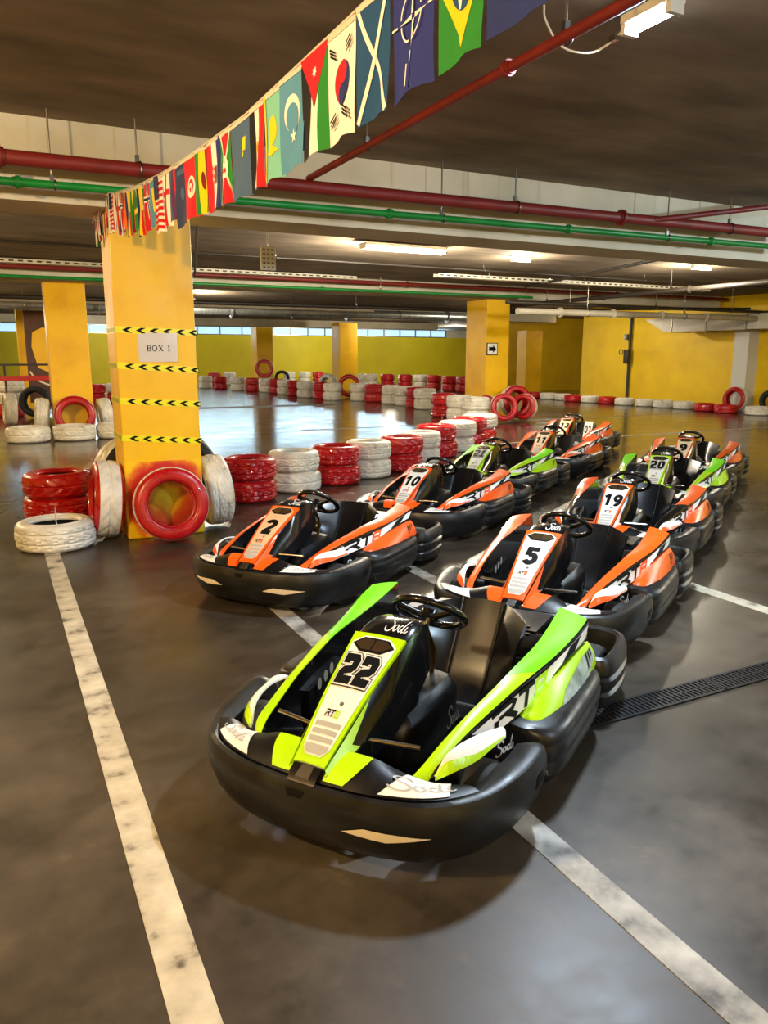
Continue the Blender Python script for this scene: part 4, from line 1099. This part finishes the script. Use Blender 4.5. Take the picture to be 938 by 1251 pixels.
# ================================================================== FLAGS
def zstr(Y):
    P = [(0.6, 2.56), (1.2, 2.50), (2.0, 2.485), (3.0, 2.49), (3.84, 2.54), (4.5, 2.59), (5.39, 2.68), (6.2, 2.79), (6.87, 2.90)]
    for (a, za), (b, zb) in zip(P[:-1], P[1:]):
        if Y <= b: return za+(zb-za)*max(0, (Y-a)/(b-a))
    return P[-1][1]
XF = .93
o = MB().tube([(XF, .6+k*.16, zstr(.6+k*.16)) for k in range(40)], .004, seg=6).tube([(XF, 6.84, 2.9), (.91, 7.2, 2.82), (.9, 7.5, 2.76)], .004, seg=6).build('bunting_cord', 'cord')
tag(o, 'pale cord the flags hang from, running to the BOX 1 column', 'cord')
rect = lambda a, b, c, d: [(a, c), (b, c), (b, d), (a, d)]
circ = lambda cx, cy, rx, ry, n=28, a0=0, a1=360: [(cx+rx*math.cos(R(a0+(a1-a0)*k/n)), cy+ry*math.sin(R(a0+(a1-a0)*k/n))) for k in range(n+(1 if a1-a0 < 360 else 0))]
def star(cx, cy, r, n=5, ri=.4, ph=-90, asp=1.5):
    return [(cx+r*(1 if k % 2 == 0 else ri)*math.cos(R(ph+180*k/n)), cy+r*(1 if k % 2 == 0 else ri)*math.sin(R(ph+180*k/n))/asp) for k in range(2*n)]
def band(a, b, w):
    (x0, y0), (x1, y1) = a, b; vs, _ = None, None
    L, Rr = ribbon([(x0, y0*1.5), (x1, y1*1.5)], w); q = L+Rr[::-1]
    cl = lambda p: (min(1, max(0, p[0])), min(1, max(0, p[1]/1.5))); return [cl(p) for p in q]
# u runs across (0 far side .. 1 near side), v down from the cord
vstripes = lambda cs: [(rect(i/len(cs), (i+1)/len(cs), 0, 1), c) for i, c in enumerate(cs)]
hstripes = lambda cs: [(rect(0, 1, i/len(cs), (i+1)/len(cs)), c) for i, c in enumerate(cs)]
D = {}
D['eu'] = ('kblue', [(star(.5+.3*math.cos(R(a)), .5+.2*math.sin(R(a)), .06), 'yellow') for a in range(0, 360, 30)])
D['brazil'] = ('green', [([(.5, .08), (.92, .5), (.5, .92), (.08, .5)], 'yellow'), (circ(.5, .5, .25, .17), 'scot'), (circ(.42, .5, .05, .16, 10), 'white')][:3])
nato = []
for a in (0, 90, 180, 270):
    c, s = math.cos(R(a)), math.sin(R(a)); f = lambda x, y: (.5+(x*c-y*s)*1.0, .44+(x*s+y*c)/1.5)
    nato += [([f(.03, .03), f(.34, 0), f(.03, -.03)], 'white'), (rect(0, 0, 0, 0), None), ([f(.38, .012), f(.50, .012), f(.50, -.012), f(.38, -.012)], 'white')]
nato = [q for q in nato if q[1]]
for a0 in (8, 98, 188, 278):
    vs, fs = ribbon_faces(circ(.5, .44*1.5, .27, .27, 14, a0, a0+74), .025); nato.append((([(x, y/1.5) for x, y in vs], fs), 'white'))
nato.append((rect(.485, .515, .80, .97), 'white'))
D['compass'] = ('nato', nato)
D['saltire'] = ('scot', [(band((0, 0), (1, 1), .17), 'white'), (band((1, 0), (0, 1), .17), 'white')])
kor = [(circ(.5, .5, .30, .20), 'red'), (circ(.5, .5, .30, .20, 16, -80, 100), 'kblue'), (circ(.53, .40, .15, .10), 'red'), (circ(.47, .60, .15, .10), 'kblue')]
for cx, cy in ((.2, .2), (.8, .2), (.2, .8), (.8, .8)):
    for k in (-1, 0, 1):
        a = 1 if (cx-.5)*(cy-.5) > 0 else -1; kor.append((band((cx-.09+k*.02, cy+k*.035-.03*a), (cx+.09+k*.02, cy+k*.035+.03*a), .03), 'black'))
D['korea'] = ('white', kor)
D['jordan'] = ('white', [(rect(0, .333, 0, 1), 'black'), (rect(.667, 1, 0, 1), 'green'), ([(0, 0), (1, 0), (.5, .55)], 'red'), (star(.5, .2, .09, 7, .5), 'white')])
def crescent(cx, cy, r, r2, dy, n=30):
    out = [(cx+r*math.cos(R(a)), cy+r/1.5*math.sin(R(a))) for a in [-250+320*k/n-0 for k in range(n+1)]]
    return None
D['crescent'] = ('sky', [(circ(.5, .42, .30, .20), 'white'), (circ(.5, .47, .24, .16), 'sky'), (star(.5, .66, .13), 'white')])
D['teal'] = ('teal', [(circ(.5, .45, .26, .17), 'yellow'), ([(.2, .68), (.5, .60), (.8, .68), (.5, .74)], 'yellow'), (rect(.05, .12, .02, .98), 'yellow')])
D['bwr'] = ('white', [(rect(0, .333, 0, 1), 'black'), (rect(.667, 1, 0, 1), 'red'), (circ(.5, .5, .1, .08), 'yellow')])
D['steel'] = ('steel', [([(.62, .25), (.8, .25), (.8, .42), (.62, .42)], 'yellow'), (rect(.65, .72, .44, .5), 'yellow')])
D['burundi'] = ('red', [([(0, 0), (.5, .5), (0, 1)], 'green'), ([(1, 0), (.5, .5), (1, 1)], 'green'), (band((0, 0), (1, 1), .16), 'white'), (band((1, 0), (0, 1), .16), 'white'), (circ(.5, .5, .24, .16), 'white'), (star(.5, .42, .07, 6, .5), 'red'), (star(.42, .55, .07, 6, .5), 'red'), (star(.58, .55, .07, 6, .5), 'red')])
cro = vstripes(['red', 'white', 'blue'])
for i in range(4):
    for j in range(5): cro.append((rect(.34+i*.08, .42+i*.08, .38+j*.05, .43+j*.05), 'red' if (i+j) % 2 == 0 else 'white'))
D['croatia'] = ('white', cro)
D['lion'] = ('yellow', [(rect(0, .3, 0, 1), 'green'), (rect(.8, 1, 0, 1), 'maroon'), (circ(.58, .5, .12, .14), 'maroon')])
D['tunisia'] = ('red', [(circ(.5, .5, .27, .18), 'white'), (circ(.5, .5, .18, .12), 'red'), (circ(.5, .54, .14, .10), 'white'), (star(.5, .55, .10), 'red')])
D['navy'] = ('navy', [(circ(.5, .5, .14, .10), 'steel'), (rect(.2, .8, .12, .2), 'steel')])
D['purple'] = ('purple', [(rect(.0, .4, 0, 1), 'steel'), (rect(.7, 1, 0, 1), 'red')])
D['cross'] = ('white', [(rect(.42, .58, 0, 1), 'red'), (rect(0, 1, .33, .43), 'red')])
D['sky'] = ('sky', [(rect(.35, .6, .2, .7), 'yellow')])
D['striped'] = ('white', [(rect(0, 1, k/9, (k+.5)/9), 'red') for k in range(9)]+[(rect(0, .5, 0, .4), 'navy')])
D['ywb'] = ('yellow', [(rect(0, .25, 0, 1), 'blue'), (rect(.8, 1, .5, 1), 'red')])
D['green'] = ('green', [(rect(.4, .6, 0, 1), 'white'), (rect(0, 1, .5, .62), 'yellow')])
D['oran'] = ('white', [(rect(0, .33, 0, 1), 'green'), (rect(.67, 1, 0, 1), 'orange')])
D['rwb'] = ('white', vstripes(['red', 'white', 'black']))
D['nordic'] = ('red', [(rect(.40, .62, 0, 1), 'white'), (rect(0, 1, .30, .42), 'white'), (rect(.46, .56, 0, 1), 'navy'), (rect(0, 1, .335, .385), 'navy')])
def flag(key, x, y0, y1, zt, zb, label, yaw=0, tilt=0):
    w = y1-y0; ym = (y0+y1)/2; h = zt-zb; ph = random.uniform(0, 6.28); amp = .007; cy, sn = math.cos(R(yaw)), math.sin(R(yaw))
    W = .2 if w < .2 else w
    fold = max(.35, min(1, w/.2))
    def S(u, v):
        d = (.5-u)*w
        wave = amp*math.sin(ph+5*u+3*v)*v*1.3+.014*math.sin(2*pi*u*1.5+ph)*(1-fold)*v
        return V((x+wave-d*sn, ym+d*cy+.012*math.sin(3*v+ph)*v, zt-v*h+.006*math.sin(pi*u)*v))
    base_, shapes = D[key]; cols = [base_]; mb = MB(); Hn = V((-1, 0, 0))
    mb.grid(S, 10, 14, th=.0008, hint=Hn)
    for k, (sh, c) in enumerate(shapes):
        if c not in cols: cols.append(c)
        for off in (.0012+.0009*k/ max(1, len(shapes))+.0006*k, -.002-.0006*k-.0009*k/max(1, len(shapes))):
            if isinstance(sh, tuple): mb.lay(S, sh[0], sh[1], cols.index(c), off, Hn)
            else: mb.poly(S, sh, cols.index(c), off, .12, Hn)
    # white hem at the top
    o = mb.build('flag', ['f_'+c for c in cols], None, 0, recalc=False)
    tag(o, label, 'flag', 'flags hanging on the cord')
    S2 = lambda u, v: S(u, v)
    MB().grid(lambda u, v: S(u, v-.54*.08)+V((-.0025, 0, 0)), 6, 2, th=.005, v0=.54*.08, v1=.54*.08+.05, hint=Hn).build('hem', 'cord', o, 0)
    return o
L = [('eu', 1.20, 1.385, 'blue flag with gold stars at the top edge of the photo'), ('brazil', 1.40, 1.575, 'green flag with a yellow diamond and blue disc'),
     ('compass', 1.59, 1.79, 'dark blue flag with a white compass star and circle'), ('saltire', 1.82, 1.99, 'blue flag with a white diagonal cross'),
     ('korea', 2.01, 2.185, 'white flag with a red and blue round symbol'), ('jordan', 2.19, 2.395, 'black, white and green flag with a red triangle'),
     ('crescent', 2.40, 2.595, 'light blue flag with a white crescent and star'), ('teal', 2.60, 2.76, 'pale teal flag with faded yellow marks'),
     ('bwr', 2.785, 2.93, 'black, white and red striped flag nearest the teal one'), ('steel', 2.955, 3.175, 'plain steel blue flag with a small yellow emblem'),
     ('burundi', 3.20, 3.34, 'red and green flag with white diagonals'), ('croatia', 3.36, 3.555, 'red, white and blue flag with a chequered shield'),
     ('lion', 3.61, 3.75, 'yellow flag with green and maroon edges'), ('tunisia', 3.77, 3.98, 'red flag with a red crescent on a white disc'),
     ('navy', 3.99, 4.21, 'plain dusky navy flag left of the red one'), ('purple', 4.24, 4.36, 'narrow purple and red flag'), ('cross', 4.40, 4.52, 'white flag with a red upright cross'),
     ('striped', 4.60, 4.72, 'red and white striped flag with a navy corner'), ('sky', 4.76, 4.92, 'pale blue flag with a yellow block'), ('nordic', 4.98, 5.08, 'narrow red flag with a navy and white cross'),
     ('ywb', 5.22, 5.32, 'narrow yellow flag with a blue edge'), ('green', 5.36, 5.44, 'narrow green flag with a white stripe'), ('lion', 5.50, 5.60, 'small yellow flag with a green edge halfway to the column'),
     ('ywb', 5.66, 5.78, 'small yellow flag above the right half of the column'), ('oran', 5.84, 5.92, 'narrow green, white and orange flag'), ('nordic', 5.98, 6.08, 'small red flag with a navy cross before the column'),
     ('cross', 6.12, 6.22, 'small white flag with a red cross before the column'), ('rwb', 6.28, 6.38, 'small red, white and black flag before the column'), ('striped', 6.44, 6.52, 'small red and white striped flag before the column'),
     ('oran', 6.58, 6.66, 'small green and orange flag near the column edge'), ('croatia', 6.70, 6.78, 'small red, white and blue flag at the end of the cord')]
for i, (k, y0, y1, lab) in enumerate(L):
    ym = (y0+y1)/2; zt = zstr(ym)-.004; h = .285 if ym < 4 else .285+.02*(i % 3-1)
    flag(k, XF, y0, y1, zt, zt-h, lab, random.uniform(-1, 4) if ym < 3.4 else random.uniform(2, 11))
for k, y, lab in (('rwb', 7.0, 'thin red, white and black flag beside the left face of the column'), ('nordic', 7.14, 'thin red flag with a cross beside the left face of the column'), ('jordan', 7.28, 'thin flag of black, white and green beside the left face of the column')):
    zt = 2.9-(y-6.84)*.21; flag(k, .905, y-.04, y+.04, zt, zt-.28, lab, 0)
# ================================================================== LIGHT AND CAMERA
def area(name, loc, energy, col, sx, sy, rot=(0, 0, 0)):
    l = bpy.data.lights.new(name, 'AREA'); l.shape = 'RECTANGLE'; l.size = sx; l.size_y = sy; l.energy = energy; l.color = col
    o = bpy.data.objects.new(name, l); COL.objects.link(o); o.location = loc; o.rotation_euler = rot; return o
WARM = (1, .77, .44); NEUT = (1, .90, .70); COOL = (.72, .86, 1)
def point_light(loc, energy, col, rad=.12):
    l = bpy.data.lights.new('lamp_or_fill', 'POINT'); l.energy = energy; l.color = col; l.shadow_soft_size = rad
    o = bpy.data.objects.new('lamp_or_fill', l); COL.objects.link(o); o.location = loc; return o
for dx in (-.5, 0, .5): point_light((6.15+dx, 11.45, 3.12), 130, NEUT, .1)
area('lamp_or_fill', (3.2, 3.27, 3.26), 85, COOL, .10, .34)
point_light((12.8, 11.3, 3.12), 150, NEUT, .1); point_light((8.9, 12.0, 3.15), 60, NEUT, .1)
for x, y, e, c in ((-2.4, 2.4, 330, (1, .70, .34)), (-1.5, -2.5, 150, WARM), (4.5, -2.0, 250, (.58, .78, 1)), (10.5, 2.0, 280, (.66, .86, .98)), (15, 5, 200, NEUT), (-2.5, 12, 260, WARM), (16.5, 20.5, 160, NEUT),  # lamps out of view; the bluish pair is added as fill
                   (5.5, 22.5, 130, NEUT), (-2.5, 22.5, 180, WARM), (4, 32.5, 170, NEUT), (18, 41.5, 220, NEUT), (6, 41.5, 170, NEUT), (25, 40, 160, NEUT), (-2.5, 29, 160, NEUT), (17, 33, 110, NEUT), (23.5, 25.5, 45, WARM)):  # the last is an unseen light added to brighten the recess wall
    point_light((x, y, 3.05), e, c)
# daylight through the strip windows
for a, b in wb:
    area('daylight', ((a+b)/2, 45.9, 3.16), 62*(b-a)/5, (.52, .80, 1), b-a, .4, (R(-90), 0, 0))
w = bpy.data.worlds.new('world'); SC.world = w; w.use_nodes = True
w.node_tree.nodes['Background'].inputs[0].default_value = (1, .9, .75, 1); w.node_tree.nodes['Background'].inputs[1].default_value = .05
cam = bpy.data.cameras.new('camera'); co = bpy.data.objects.new('camera', cam); COL.objects.link(co)
co.location = (0, 0, 1.6); co.rotation_euler = (R(90-11.5), 0, R(-26.8))
cam.sensor_fit = 'VERTICAL'; cam.sensor_height = 24; cam.lens = 930/1251*24; cam.clip_start = .05; cam.clip_end = 200
SC.camera = co
vs_ = SC.view_settings; vs_.view_transform = 'Standard'; vs_.look = 'None'; vs_.gamma = 1; vs_.use_curve_mapping = False; vs_.exposure = 1.08
SC.cycles.max_bounces = 8; SC.cycles.diffuse_bounces = 5; SC.cycles.sample_clamp_indirect = 6
